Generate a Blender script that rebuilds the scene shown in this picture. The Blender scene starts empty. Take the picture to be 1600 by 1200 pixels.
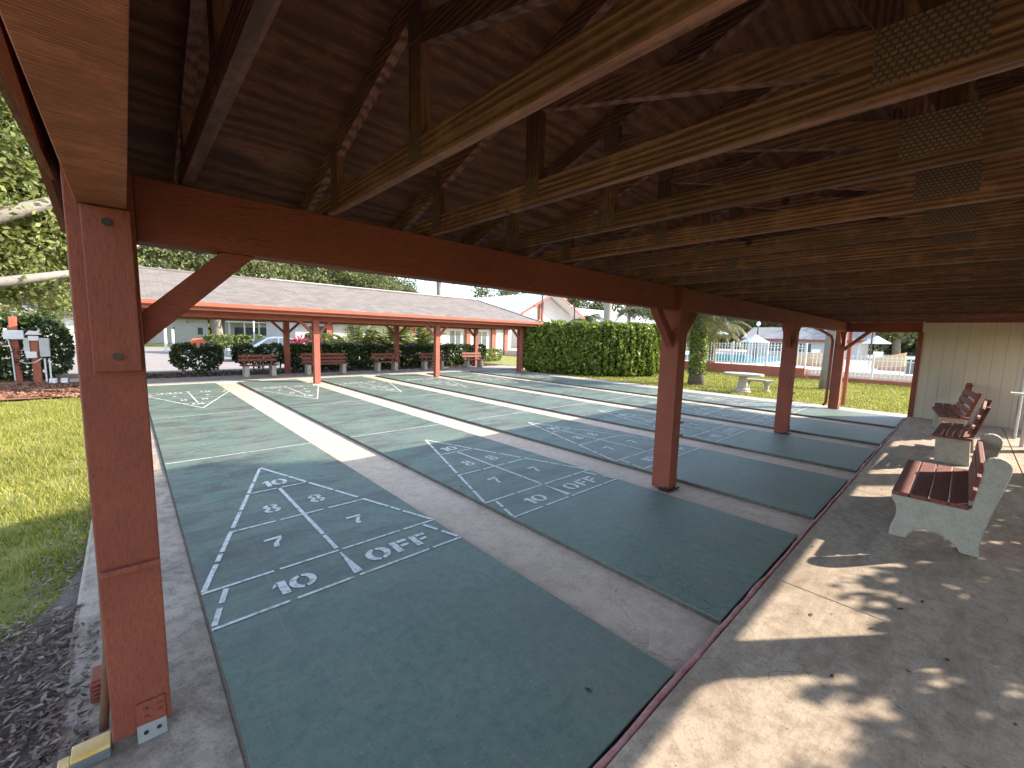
import bpy, math, random
import numpy as np
from mathutils import Vector, Matrix
random.seed(5); rng = np.random.default_rng(7)
S = bpy.context.scene; COL = S.collection
R = math.radians
# ------------------------------------------------------------------ camera
cam_d = bpy.data.cameras.new('camera'); cam = bpy.data.objects.new('camera', cam_d); COL.objects.link(cam)
S.camera = cam
cam_d.sensor_width = 36; cam_d.lens = 652.0/1600*36; cam_d.clip_start = .05; cam_d.clip_end = 2000
yaw, pit, rol = .7461, .1146, .0259
f = Vector((math.sin(yaw)*math.cos(pit), math.cos(yaw)*math.cos(pit), -math.sin(pit)))
r = f.cross(Vector((0, 0, 1))).normalized(); u = r.cross(f)
r2 = math.cos(rol)*r+math.sin(rol)*u; u2 = -math.sin(rol)*r+math.cos(rol)*u
M = Matrix((r2, u2, -f)).transposed().to_4x4(); M.translation = Vector((-.276, -.904, 1.80))
cam.matrix_world = M
# ------------------------------------------------------------------ sky, sun, exposure
SUN_AZ = (.795, -.607); SUN_EL = R(29)
W = bpy.data.worlds.new('World'); S.world = W; W.use_nodes = True
wn = W.node_tree.nodes; wl = W.node_tree.links
sky = wn.new('ShaderNodeTexSky'); sky.sky_type = 'NISHITA'; sky.sun_disc = False
sky.sun_elevation = SUN_EL; sky.sun_rotation = math.atan2(SUN_AZ[0], SUN_AZ[1]); sky.dust_density = .8; sky.air_density = 1.0; sky.ozone_density = 1.6
hs = wn.new('ShaderNodeHueSaturation'); hs.inputs['Saturation'].default_value = .78; wl.new(sky.outputs[0], hs.inputs['Color']); wl.new(hs.outputs[0], wn['Background'].inputs[0]); wn['Background'].inputs[1].default_value = .15
sd = bpy.data.lights.new('sun', 'SUN'); sd.energy = 3.25; sd.angle = R(.55); sd.color = (1, .90, .76)
sun = bpy.data.objects.new('sun', sd); COL.objects.link(sun)
tosun = Vector((SUN_AZ[0]*math.cos(SUN_EL), SUN_AZ[1]*math.cos(SUN_EL), math.sin(SUN_EL)))
sun.rotation_euler = tosun.to_track_quat('Z', 'Y').to_euler(); sun.location = (30, -25, 30)
S.view_settings.view_transform = 'Standard'; S.view_settings.look = 'None'; S.view_settings.exposure = 1.9; S.view_settings.gamma = 1
S.cycles.max_bounces = 10; S.cycles.diffuse_bounces = 6; S.cycles.transparent_max_bounces = 8
S.cycles.caustics_reflective = False; S.cycles.caustics_refractive = False

# ------------------------------------------------------------------ materials
class NT:
    def __init__(s, name):
        s.m = bpy.data.materials.new(name); s.m.use_nodes = True
        s.n = s.m.node_tree.nodes; s.l = s.m.node_tree.links; s.b = s.n['Principled BSDF']
    def new(s, t, **k):
        x = s.n.new(t)
        for a, v in k.items(): setattr(x, a, v)
        return x
    def link(s, a, b): s.l.new(a, b)
    def coord(s, scale=(1, 1, 1), kind='pos', off=None):
        mp = s.new('ShaderNodeMapping'); mp.inputs['Scale'].default_value = scale
        if kind == 'pos': src = s.new('ShaderNodeNewGeometry').outputs['Position']
        else: src = s.new('ShaderNodeTexCoord').outputs['Object']
        if kind == 'objrand':
            oi = s.new('ShaderNodeObjectInfo'); va = s.new('ShaderNodeVectorMath', operation='MULTIPLY_ADD')
            cb = s.new('ShaderNodeCombineXYZ')
            for i in range(3): s.link(oi.outputs['Random'], cb.inputs[i])
            s.link(cb.outputs[0], va.inputs[0]); va.inputs[1].default_value = (31, 47, 19); s.link(src, va.inputs[2]); src = va.outputs[0]
        s.link(src, mp.inputs['Vector']); return mp.outputs[0]
    def noise(s, vec, scale, detail=4, rough=.6, dist=0):
        x = s.new('ShaderNodeTexNoise'); x.inputs['Scale'].default_value = scale; x.inputs['Detail'].default_value = detail
        x.inputs['Roughness'].default_value = rough; x.inputs['Distortion'].default_value = dist
        s.link(vec, x.inputs['Vector']); return x.outputs['Fac']
    def ramp(s, fac, stops):
        x = s.new('ShaderNodeValToRGB'); e = x.color_ramp.elements
        while len(e) < len(stops): e.new(.5)
        for i, (p, c) in enumerate(stops):
            e[i].position = p; e[i].color = (c, c, c, 1) if not hasattr(c, '__len__') else (*c, 1)
        s.link(fac, x.inputs[0]); return x.outputs[0]
    def mix(s, fac, a, b, mode='MIX'):
        x = s.new('ShaderNodeMix', data_type='RGBA', blend_type=mode)
        for v, i in ((fac, 0), (a, 6), (b, 7)):
            if hasattr(v, 'is_output') or isinstance(v, bpy.types.NodeSocket): s.link(v, x.inputs[i])
            elif i == 0: x.inputs[0].default_value = v
            else: x.inputs[i].default_value = (*v, 1)
        return x.outputs[2]
    def bump(s, h, strength=.3, dist=.01):
        x = s.new('ShaderNodeBump'); x.inputs['Strength'].default_value = strength; x.inputs['Distance'].default_value = dist
        s.link(h, x.inputs['Height']); s.link(x.outputs[0], s.b.inputs['Normal'])
    def col(s, c):
        if isinstance(c, bpy.types.NodeSocket): s.link(c, s.b.inputs['Base Color'])
        else: s.b.inputs['Base Color'].default_value = (*c, 1)
    def rough(s, v): s.b.inputs['Roughness'].default_value = v; return s
MAT = {}
def _nm(s, op, a, b):
    x = s.new('ShaderNodeMath', operation=op)
    for i, v in enumerate((a, b)):
        if isinstance(v, bpy.types.NodeSocket): s.link(v, x.inputs[i])
        else: x.inputs[i].default_value = v
    return x.outputs[0]
NT.new_math = _nm
def simple(name, c1, c2=None, scale=6, rough=.7, stretch=(1, 1, 1), kind='objrand', bump=0, bscale=None, metal=0, lo=.3, hi=.7, bdist=.01):
    t = NT(name); v = t.coord(stretch, kind); n = t.noise(v, scale, 6, .65)
    t.col(t.ramp(n, [(lo, c1), (hi, c2 or c1)])); t.rough(rough); t.b.inputs['Metallic'].default_value = metal
    if bump: t.bump(t.noise(v, bscale or scale*5, 5, .7), bump, bdist)
    MAT[name] = t.m; return t.m

def paint_wood(name, c1, c2, stretch, bump=.5):
    t = NT(name); v = t.coord((1, 1, 1), 'objrand'); g = t.coord(stretch, 'objrand')
    n = t.noise(v, 2.2, 5, .6); fine = t.noise(g, 26, 6, .75, .5); sp = t.noise(v, 60, 2, .5)
    c = t.ramp(n, [(.3, c1), (.7, c2)])
    c = t.mix(t.ramp(fine, [(.47, 0.), (.72, .75)]), c, tuple(x*.5 for x in c1))
    c = t.mix(t.ramp(sp, [(.70, 0.), (.76, .55)]), c, (.12, .045, .03))
    ck = t.noise(t.coord(tuple(.6 if q < 3 else 16 for q in stretch), 'objrand'), 2.2, 3, .5)
    c = t.mix(t.new_math('MULTIPLY', t.ramp(ck, [(.485, 0.), (.5, 1.), (.515, 0.)]), t.ramp(t.noise(v, 1.9, 2), [(.52, 0.), (.62, .75)])), c, tuple(x*.25 for x in c1))
    c = t.mix(t.ramp(t.noise(v, 9, 6, .8), [(.6, 0.), (.8, .5)]), c, tuple(min(1, x*1.7+.02) for x in c2))
    t.col(c); t.rough(.72)
    wv = t.new('ShaderNodeTexWave', bands_direction='Z'); wv.inputs['Scale'].default_value = 11; wv.inputs['Distortion'].default_value = 2.5; wv.inputs['Detail'].default_value = 2
    mp = t.new('ShaderNodeMapping'); mp.inputs['Rotation'].default_value = (.25, .38, .2); t.link(v, mp.inputs['Vector']); t.link(mp.outputs[0], wv.inputs['Vector'])
    hsum = t.new_math('ADD', fine, t.new_math('MULTIPLY', wv.outputs['Fac'], .13)); t.bump(hsum, bump, .012); MAT[name] = t.m
paint_wood('red_post', (.235, .055, .031), (.315, .080, .045), (6, 6, 1.0))
paint_wood('red_beam', (.235, .052, .031), (.315, .076, .045), (1.0, 6, 6))
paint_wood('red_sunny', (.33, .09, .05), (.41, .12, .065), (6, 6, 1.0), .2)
paint_wood('red_trim', (.27, .075, .045), (.33, .095, .058), (1, 6, 6), .15)

def lumber(name, light, dark, stretch, scale=1.0, knots=True, bd='Z', dist=11, ds=.55):
    t = NT(name); g = t.coord(stretch, 'objrand'); v = t.coord((1, 1, 1), 'objrand')
    w = t.new('ShaderNodeTexWave', wave_type='BANDS', bands_direction=bd); w.inputs['Scale'].default_value = 5.5*scale
    w.inputs['Distortion'].default_value = dist; w.inputs['Detail'].default_value = 3; w.inputs['Detail Scale'].default_value = ds; w.inputs['Detail Roughness'].default_value = .6
    t.link(g, w.inputs['Vector']); n = t.noise(g, 22, 6, .7); big = t.noise(v, 1.3, 4, .6)
    c = t.ramp(w.outputs['Fac'], [(.25, light), (.9, dark)])
    c = t.mix(t.ramp(n, [(.35, .75), (.65, 0.)]), c, tuple(x*.55 for x in dark))
    c = t.mix(t.ramp(big, [(.35, .0), (.68, .7)]), c, tuple(x*.42 for x in light))
    c = t.mix(t.ramp(t.noise(v, 5, 5, .75), [(.5, 0.), (.72, .45)]), c, tuple(min(1, x*1.35) for x in light))
    vo = t.new('ShaderNodeTexVoronoi'); vo.inputs['Scale'].default_value = 2.3; t.link(v, vo.inputs['Vector'])
    if knots: c = t.mix(t.ramp(vo.outputs['Distance'], [(.035, .9), (.075, 0.)]), c, (.02, .01, .006))
    oi = t.new('ShaderNodeObjectInfo'); c = t.mix(1.0, c, t.ramp(oi.outputs['Random'], [(0, (.62, .60, .60)), (.5, (.95, .93, .92)), (1, (1.0, .93, .86))]), 'MULTIPLY')
    t.col(c); t.rough(.8); t.bump(w.outputs['Fac'], .25, .006); MAT[name] = t.m
lumber('truss_wood', (.48, .225, .175), (.145, .058, .042), (5, .28, 5), .5)
lumber('web_wood', (.38, .17, .125), (.13, .050, .035), (5, 5, .28), .5, bd='Y')
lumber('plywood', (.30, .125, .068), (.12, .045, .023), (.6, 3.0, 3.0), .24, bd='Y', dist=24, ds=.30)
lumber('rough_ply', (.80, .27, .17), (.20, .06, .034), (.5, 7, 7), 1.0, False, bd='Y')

def crack_lines(t, vec, scale, width, warp=.35):
    nz = t.new('ShaderNodeTexNoise'); nz.inputs['Scale'].default_value = scale*2.5; nz.inputs['Detail'].default_value = 6; t.link(vec, nz.inputs['Vector'])
    va = t.new('ShaderNodeVectorMath', operation='MULTIPLY_ADD'); t.link(nz.outputs['Color'], va.inputs[0]); va.inputs[1].default_value = (warp/scale*2,)*3; t.link(vec, va.inputs[2])
    vo = t.new('ShaderNodeTexVoronoi', feature='DISTANCE_TO_EDGE'); vo.inputs['Scale'].default_value = scale; t.link(va.outputs[0], vo.inputs['Vector'])
    ln = t.ramp(vo.outputs['Distance'], [(0, 1.), (width*scale, 0.)])
    return t.new_math('MULTIPLY', ln, t.ramp(t.noise(vec, scale*1.3, 2), [(.5, 0.), (.6, 1.)]))
def court_paint():
    t = NT('court_green_paint'); p = t.coord(); ps = t.coord((.55, 1.6, 1)); c2 = t.coord((1, .35, 1))
    base = t.ramp(t.noise(p, 1.1, 5, .6), [(.3, (.096, .147, .110)), (.7, (.136, .194, .144))])
    mott = t.noise(p, 14, 6, .75)
    c = t.mix(t.ramp(mott, [(.35, .65), (.52, 0.)]), base, (.065, .10, .098))
    c = t.mix(t.ramp(mott, [(.52, 0.), (.72, .6)]), c, (.165, .212, .165))
    worn = t.ramp(t.noise(c2, 1.0, 6, .72), [(.45, 0.), (.68, .72)])
    c = t.mix(worn, c, (.165, .165, .135))
    sep = t.new('ShaderNodeSeparateXYZ'); t.link(p, sep.inputs[0])
    band = t.ramp(t.new_math('MULTIPLY', sep.outputs[1], 1/16.), [(.0, .12), (.10, .22), (.15, .75), (.33, .95), (.66, .95), (.8, .8), (1., .25)])
    st = t.ramp(t.noise(ps, 1.7, 7, .76, .5), [(.45, 0.), (.63, .95)])
    c = t.mix(t.new_math('MULTIPLY', st, band), c, (.062, .058, .052))
    # pale disc scuffs running along the lane
    sc = t.noise(t.coord((9, .55, 1)), 2.4, 4, .7); c = t.mix(t.ramp(sc, [(.58, 0.), (.74, .42)]), c, (.215, .225, .195))
    c = t.mix(t.ramp(t.noise(p, 75, 3, .6), [(.62, 0.), (.70, .6)]), c, (.27, .30, .28))
    c = t.mix(t.ramp(t.noise(p, 48, 3, .6), [(.30, .6), (.38, 0.)]), c, (.045, .062, .06))
    c = t.mix(t.new_math('MULTIPLY', crack_lines(t, p, .42, .006), .6), c, (.035, .04, .038))
    t.col(c); t.b.inputs['Roughness'].default_value = .6
    t.bump(t.noise(p, 110, 4, .65), .45, .006); MAT['court'] = t.m
court_paint()
def concrete(name, c1, c2, stain, amt=.6, streak=(1, 1, 1), speck=True):
    t = NT(name); p = t.coord(); q = t.coord(streak)
    c = t.ramp(t.noise(p, 1.4, 6, .65), [(.3, c1), (.7, c2)])
    c = t.mix(t.ramp(t.noise(q, 2.3, 7, .75, .6), [(.47, 0.), (.75, amt)]), c, stain)
    fine = t.noise(p, 70, 4, .7)
    c = t.mix(t.ramp(fine, [(.3, .4), (.5, 0.)]), c, tuple(x*.55 for x in stain))
    mo = t.noise(p, 11, 6, .78); c = t.mix(t.ramp(mo, [(.36, .5), (.54, 0.)]), c, tuple(x*.8 for x in stain))
    if speck: c = t.mix(t.new_math('MULTIPLY', crack_lines(t, p, .55, .005), .55), c, tuple(x*.3 for x in stain))
    if speck: c = t.mix(t.ramp(t.noise(p, 26, 3, .6), [(.69, 0.), (.73, .7)]), c, tuple(x*.4 for x in stain))
    t.col(c); t.rough(.85); t.bump(fine, .35, .006); MAT[name] = t.m
concrete('strip_concrete', (.55, .425, .315), (.63, .50, .385), (.40, .30, .22))
concrete('walk_concrete', (.41, .32, .235), (.52, .415, .31), (.21, .145, .098), .9, (.35, 1.6, 1))
concrete('slab_concrete', (.35, .275, .21), (.45, .365, .28), (.105, .08, .062), 1.0)
concrete('far_concrete', (.40, .35, .31), (.46, .41, .37), (.28, .24, .22), .5)
concrete('bench_concrete', (.42, .375, .315), (.48, .44, .375), (.33, .295, .245), .5, speck=False)
concrete('asphalt', (.30, .265, .25), (.36, .32, .305), (.24, .21, .20), .5, (1, .3, 1), False)
concrete('slab_edge', (.11, .085, .07), (.17, .14, .115), (.05, .04, .035), .8)
simple('white_line', (.27, .30, .28), (.64, .62, .585), 24, .75, kind='pos', lo=.34, hi=.53, bump=.2, bscale=120)
simple('red_curb', (.40, .14, .135), (.55, .30, .27), 9, .8, kind='pos', bump=.7, bscale=40)
simple('beige_siding', (.57, .485, .38), (.63, .545, .44), 3, .75, (3, 3, .4), bump=.3, bscale=40)
simple('bench_slat', (.13, .040, .030), (.28, .085, .058), 7, .7, (1.2, 8, 8), bump=.3, bscale=20)
simple('galvanised', (.42, .44, .45), (.55, .57, .57), 14, .45, metal=.6, bump=.15)
simple('dark_metal', (.03, .028, .026), (.06, .05, .045), 9, .5, metal=.4)
simple('rusty', (.13, .055, .03), (.24, .12, .06), 12, .75, (1, 1, .6), bump=.4)
simple('yellow_plastic', (.62, .36, .03), (.72, .55, .30), 9, .5)
simple('grey_plastic', (.10, .12, .13), (.14, .16, .17), 9, .5)
simple('cable', (.10, .12, .13), (.16, .17, .17), 9, .6)
simple('box_grey', (.45, .45, .42), (.55, .55, .52), 4, .5)
simple('white_paint', (.72, .70, .68), (.80, .79, .77), 3, .6)
simple('white_wall', (.50, .475, .45), (.57, .545, .52), .8, .8, bump=.1)
simple('white_metal_roof', (.52, .53, .55), (.62, .63, .64), 1.5, .4, (1, 6, 1))
simple('dark_glass', (.05, .06, .07), (.10, .12, .13), 2, .12)
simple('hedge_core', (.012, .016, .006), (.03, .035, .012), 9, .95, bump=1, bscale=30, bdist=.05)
simple('bark', (.16, .135, .11), (.30, .26, .215), 5, .9, (1, 1, .5), bump=.9, bscale=14, bdist=.05)
simple('pale_trunk', (.20, .18, .155), (.30, .275, .24), 7, .85, (1, 1, 2.5), bump=.5, bscale=12, bdist=.03)
simple('palm_boots', (.06, .045, .03), (.17, .125, .08), 9, .9, bump=.8, bscale=14, bdist=.03)
simple('mulch_dark', (.045, .022, .015), (.13, .06, .04), 30, .95, kind='pos', bump=1, bscale=60, bdist=.03)
simple('mulch_red', (.23, .09, .05), (.42, .20, .12), 26, .95, kind='pos', bump=1, bscale=50, bdist=.03)
simple('soil', (.12, .095, .075), (.23, .19, .155), 9, .95, kind='pos', bump=1, bscale=50, bdist=.03)
simple('grass_base', (.18, .195, .035), (.30, .285, .075), 1.8, .95, kind='pos', bump=1, bscale=40, bdist=.03)
simple('retaining_red', (.36, .10, .055), (.43, .13, .075), 1.5, .8, kind='pos', bump=.15)
simple('salmon', (.50, .27, .19), (.56, .33, .24), 1.5, .8, kind='pos')
simple('tan_wall', (.58, .40, .21), (.64, .46, .26), 1.5, .8, kind='pos')
simple('pool_deck', (.55, .47, .42), (.62, .54, .48), .8, .8, kind='pos')
simple('canvas', (.70, .70, .70), (.78, .78, .77), 3, .8)
simple('car_paint', (.22, .27, .31), (.25, .30, .34), 3, .25, metal=.5)
simple('tyre', (.02, .02, .02), (.035, .035, .035), 8, .85)
simple('orange', (.55, .14, .05), (.65, .2, .08), 5, .6)
simple('connector', (.20, .165, .13), (.27, .22, .17), 40, .55, metal=.3)
def water():
    t = NT('pool_water'); t.col((.06, .42, .52)); t.rough(.08); t.bump(t.noise(t.coord(), 5, 3), .3, .05); MAT['water'] = t.m
water()
def connector():
    t = NT('nail_plate'); v = t.coord((1, 1, 1), 'obj')
    br = t.new('ShaderNodeTexBrick'); br.offset = .5; br.inputs['Scale'].default_value = 1
    br.inputs['Brick Width'].default_value = .016; br.inputs['Row Height'].default_value = .013; br.inputs['Mortar Size'].default_value = .0028
    sp = t.new('ShaderNodeSeparateXYZ'); cb = t.new('ShaderNodeCombineXYZ'); t.link(v, sp.inputs[0])
    t.link(sp.outputs[1], cb.inputs[0]); t.link(sp.outputs[2], cb.inputs[1]); t.link(cb.outputs[0], br.inputs['Vector'])
    br.inputs['Color1'].default_value = (.27, .15, .15, 1); br.inputs['Color2'].default_value = (.20, .11, .11, 1); br.inputs['Mortar'].default_value = (.10, .05, .045, 1)
    t.bump(br.outputs['Fac'], -.6, .004); t.col(br.outputs['Color']); t.rough(.6); MAT['connector'] = t.m
connector()
def shingles():
    t = NT('shingles'); p = t.coord()
    br = t.new('ShaderNodeTexBrick'); br.offset = .37; br.inputs['Scale'].default_value = 1
    br.inputs['Brick Width'].default_value = .30; br.inputs['Row Height'].default_value = .135; br.inputs['Mortar Size'].default_value = .008; br.inputs['Bias'].default_value = -.1
    t.link(p, br.inputs['Vector'])
    br.inputs['Color1'].default_value = (.215, .19, .165, 1); br.inputs['Color2'].default_value = (.13, .115, .10, 1); br.inputs['Mortar'].default_value = (.11, .085, .08, 1)
    c = t.mix(t.ramp(t.noise(p, .8, 5, .7), [(.4, 0.), (.7, .5)]), br.outputs['Color'], (.20, .17, .165))
    c = t.mix(t.ramp(t.noise(p, 45, 3), [(.35, .4), (.6, 0.)]), c, (.13, .1, .1))
    t.col(c); t.rough(.9); t.bump(br.outputs['Fac'], -.4, .01); MAT['shingles'] = t.m
shingles()
simple('grey_shingles', (.25, .235, .23), (.33, .31, .30), 2.5, .9, (1, 4, 1), kind='pos')
def leaves(name, cols, transl=.35, rough=.5):
    t = NT(name); g = t.new('ShaderNodeNewGeometry')
    c = t.ramp(g.outputs['Random Per Island'], [(i/(len(cols)-1), x) for i, x in enumerate(cols)])
    big = t.noise(t.coord(), .9, 3); c = t.mix(t.ramp(big, [(.35, .35), (.6, 0.)]), c, tuple(x*.6 for x in cols[0]))
    t.col(c); t.rough(rough)
    tr = t.new('ShaderNodeBsdfTranslucent'); t.link(c, tr.inputs['Color'])
    mx = t.new('ShaderNodeMixShader'); mx.inputs[0].default_value = transl
    t.link(t.b.outputs[0], mx.inputs[1]); t.link(tr.outputs[0], mx.inputs[2]); t.link(mx.outputs[0], t.n['Material Output'].inputs[0])
    MAT[name] = t.m
leaves('leaf_oak', [(.12, .16, .035), (.20, .24, .06), (.29, .31, .10), (.38, .37, .17)], .45)
leaves('leaf_far', [(.09, .115, .035), (.16, .18, .06), (.24, .24, .10)], .45)
leaves('leaf_hedge', [(.06, .10, .016), (.17, .23, .032), (.28, .35, .05), (.42, .45, .10)], .35, .4)
leaves('leaf_dark', [(.03, .05, .014), (.06, .095, .024), (.11, .15, .04)], .3, .35)
leaves('leaf_bright', [(.10, .15, .03), (.17, .22, .05), (.26, .28, .08)])
leaves('leaf_palm', [(.05, .07, .018), (.10, .12, .03), (.19, .17, .05), (.26, .18, .06)])
leaves('leaf_palm_green', [(.05, .075, .02), (.10, .13, .04), (.17, .18, .07)])
leaves('leaf_areca', [(.05, .085, .015), (.12, .16, .03), (.22, .23, .05), (.30, .24, .07)])
leaves('leaf_magenta', [(.22, .03, .06), (.36, .06, .10), (.25, .08, .08)])
leaves('grass_blade', [(.18, .215, .03), (.30, .32, .05), (.42, .40, .075), (.46, .38, .15)], .4)
leaves('chips_red', [(.17, .07, .04), (.30, .14, .085), (.40, .22, .145)], .0, .9)
leaves('litter', [(.05, .032, .022), (.13, .075, .05), (.24, .16, .12), (.32, .26, .22)], .0, .9)

# ------------------------------------------------------------------ mesh helpers
def absloc(o):
    v = Vector((0, 0, 0))
    while o: v = v+o.location; o = o.parent
    return v
def tag(o, label=None, cat=None, group=None, kind=None):
    if label: o['label'] = label
    if cat: o['category'] = cat
    if group: o['group'] = group
    if kind: o['kind'] = kind
    return o
def thing(name, label, cat, loc=(0, 0, 0), group=None):
    o = bpy.data.objects.new(name, None); o.empty_display_size = .2; COL.objects.link(o); o.location = loc
    return tag(o, label, cat, group)
class MB:
    def __init__(s): s.v = []; s.f = []
    def add(s, vs, fs):
        k = len(s.v); s.v += [tuple(p) for p in vs]; s.f += [tuple(i+k for i in q) for q in fs]; return s
    def box(s, x0, x1, y0, y1, z0, z1):
        return s.add([(x0, y0, z0), (x1, y0, z0), (x1, y1, z0), (x0, y1, z0), (x0, y0, z1), (x1, y0, z1), (x1, y1, z1), (x0, y1, z1)],
                     [(0, 3, 2, 1), (4, 5, 6, 7), (0, 1, 5, 4), (1, 2, 6, 5), (2, 3, 7, 6), (3, 0, 4, 7)])
    def bar(s, p0, p1, w, h, up=(0, 0, 1)):
        a, b = Vector(p0), Vector(p1); d = (b-a).normalized(); sd_ = d.cross(Vector(up)).normalized(); uu = sd_.cross(d)
        c = []
        for q in (a, b):
            for i, j in ((-1, -1), (1, -1), (1, 1), (-1, 1)): c.append(q+sd_*(i*w/2)+uu*(j*h/2))
        return s.add(c, [(0, 1, 2, 3), (7, 6, 5, 4), (0, 4, 5, 1), (1, 5, 6, 2), (2, 6, 7, 3), (3, 7, 4, 0)])
    def tube(s, pts, rad, n=10, cap=True):
        pts = [Vector(p) for p in pts]; rad = rad if hasattr(rad, '__len__') else [rad]*len(pts)
        vs = []; ref = None
        for i, p in enumerate(pts):
            d = (pts[min(i+1, len(pts)-1)]-pts[max(i-1, 0)]).normalized()
            if ref is None: ref = d.orthogonal().normalized()
            ref = (ref-d*ref.dot(d)).normalized(); b = d.cross(ref)
            for k in range(n):
                a = 2*math.pi*k/n; vs.append(p+(ref*math.cos(a)+b*math.sin(a))*rad[i])
        fs = [(i*n+k, i*n+(k+1) % n, (i+1)*n+(k+1) % n, (i+1)*n+k) for i in range(len(pts)-1) for k in range(n)]
        if cap: fs += [tuple(range(n-1, -1, -1)), tuple((len(pts)-1)*n+k for k in range(n))]
        return s.add(vs, fs)
    def lathe(s, prof, c=(0, 0, 0), n=20):
        vs = [(c[0]+rr*math.cos(2*math.pi*k/n), c[1]+rr*math.sin(2*math.pi*k/n), c[2]+z) for rr, z in prof for k in range(n)]
        fs = [(i*n+k, i*n+(k+1) % n, (i+1)*n+(k+1) % n, (i+1)*n+k) for i in range(len(prof)-1) for k in range(n)]
        fs += [tuple(range(n-1, -1, -1)), tuple((len(prof)-1)*n+k for k in range(n))]
        return s.add(vs, fs)
    def prism(s, poly, axis, a0, a1):
        n = len(poly); mk = {'x': lambda p, a: (a, p[0], p[1]), 'y': lambda p, a: (p[0], a, p[1]), 'z': lambda p, a: (p[0], p[1], a)}[axis]
        vs = [mk(p, a0) for p in poly]+[mk(p, a1) for p in poly]
        return s.add(vs, [tuple(range(n)), tuple(range(2*n-1, n-1, -1))]+[(i, i+n, (i+1) % n+n, (i+1) % n) for i in range(n)])
    def quad(s, *p): return s.add(p, [tuple(range(len(p)))])
    def build(s, name, mat, parent=None, loc=None, smooth=False, bevel=0):
        org = absloc(parent) if parent else Vector(loc or (0, 0, 0))
        me = bpy.data.meshes.new(name); me.from_pydata([(p[0]-org.x, p[1]-org.y, p[2]-org.z) for p in s.v], [], s.f)
        import bmesh
        b = bmesh.new(); b.from_mesh(me); bmesh.ops.recalc_face_normals(b, faces=b.faces); b.to_mesh(me); b.free()
        me.materials.append(MAT[mat] if isinstance(mat, str) else mat)
        if smooth: me.polygons.foreach_set('use_smooth', [True]*len(me.polygons))
        o = bpy.data.objects.new(name, me); COL.objects.link(o)
        if parent: o.parent = parent
        else: o.location = org
        if bevel:
            md = o.modifiers.new('bevel', 'BEVEL'); md.width = bevel; md.segments = 2; md.limit_method = 'ANGLE'
        return o
def quads(name, V, mat, parent=None, loc=None):
    """V: (N, k, 3) array of faces of k corners"""
    V = np.asarray(V, dtype=np.float32); n, k, _ = V.shape
    org = absloc(parent) if parent else Vector(loc or (0, 0, 0))
    me = bpy.data.meshes.new(name); me.vertices.add(n*k); me.loops.add(n*k); me.polygons.add(n)
    me.vertices.foreach_set('co', (V-np.array(org[:], dtype=np.float32)).ravel())
    me.loops.foreach_set('vertex_index', np.arange(n*k, dtype=np.int32))
    me.polygons.foreach_set('loop_start', np.arange(0, n*k, k, dtype=np.int32)); me.update(calc_edges=True)
    me.materials.append(MAT[mat]); o = bpy.data.objects.new(name, me); COL.objects.link(o)
    if parent: o.parent = parent
    else: o.location = org
    return o
def leafquads(P, size, var=.4, aspect=.5, updir=None, bias=0):
    n = len(P); d = rng.normal(size=(n, 3)); d /= np.linalg.norm(d, axis=1)[:, None]
    if updir is not None: d = d+np.asarray(updir)*bias; d /= np.linalg.norm(d, axis=1)[:, None]
    a = rng.normal(size=(n, 3)); a -= d*(a*d).sum(1)[:, None]; a /= np.linalg.norm(a, axis=1)[:, None]; b = np.cross(d, a)
    s = (size*(1+var*rng.uniform(-1, 1, n)))[:, None]
    return np.stack([P-a*s, P+b*s*aspect, P+a*s, P-b*s*aspect], 1)
def copy_tree(o, parent=None):
    c = o.copy(); COL.objects.link(c)
    if parent: c.parent = parent
    for ch in [x for x in o.children]: copy_tree(ch, c)
    return c

# ================================================================== GROUND (structure)
WID = 1.829; GAP = .636; PER = WID+GAP; LEN = 15.86; A0 = 1.988; FT = .3048
def sheet(name, x0, x1, y0, y1, z, mat):
    return tag(MB().quad((x0, y0, z), (x1, y0, z), (x1, y1, z), (x0, y1, z)).build(name, mat), kind='structure')
sheet('ground', -400, 400, -400, 400, -.10, 'grass_base')
tag(MB().box(-.62, 15.1, -.001, 18.0, -.3, -.045).build('court_base', 'strip_concrete'), kind='structure')
tag(MB().box(-.60, -.010, -8, 18.3, -.28, -.03).build('side_slab', 'slab_concrete', bevel=.006), kind='structure')
# walkway in the pavilion, poured in bays with open joints
wk = MB(); xs = [-.60, .55, 3.268, 6.3, 9.35, 12.4, 15.4]
for a, b in zip(xs[:-1], xs[1:]):
    wk.box(a+.004, b-.004, -1.62, -.055, -.2, .012); wk.box(a+.004, b-.004, -4.2, -1.632, -.2, .012)
wk.box(-.6, 15.4, -4.2, -.06, -.25, -.004)
tag(wk.build('walkway', 'walk_concrete', bevel=.004), kind='structure')
cb = MB(); n = 90
pts = []
for i in range(n+1):
    x = -.02+i*(14.2/n); pts.append((x, -.030+random.uniform(-.006, .006), -.010+random.uniform(-.004, .004)))
cb.tube(pts, [.018+random.uniform(-.004, .005) for _ in pts], 8)
tag(cb.build('curb', 'red_curb', smooth=True), kind='structure')
tag(MB().box(-.6, 16.5, LEN+.02, 18.0, -.25, .02).build('far_walkway', 'far_concrete', bevel=.01), kind='structure')
tag(MB().box(14.2, 15.05, -.05, LEN, -.25, -.02).build('court_border_path', 'far_concrete', bevel=.01), kind='structure')
sheet('flower_bed', -.6, 17.2, 18.0, 20.6, -.02, 'mulch_dark')
sheet('flower_bed_left', -8, -.62, 14.6, 20.9, -.04, 'mulch_red')
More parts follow.
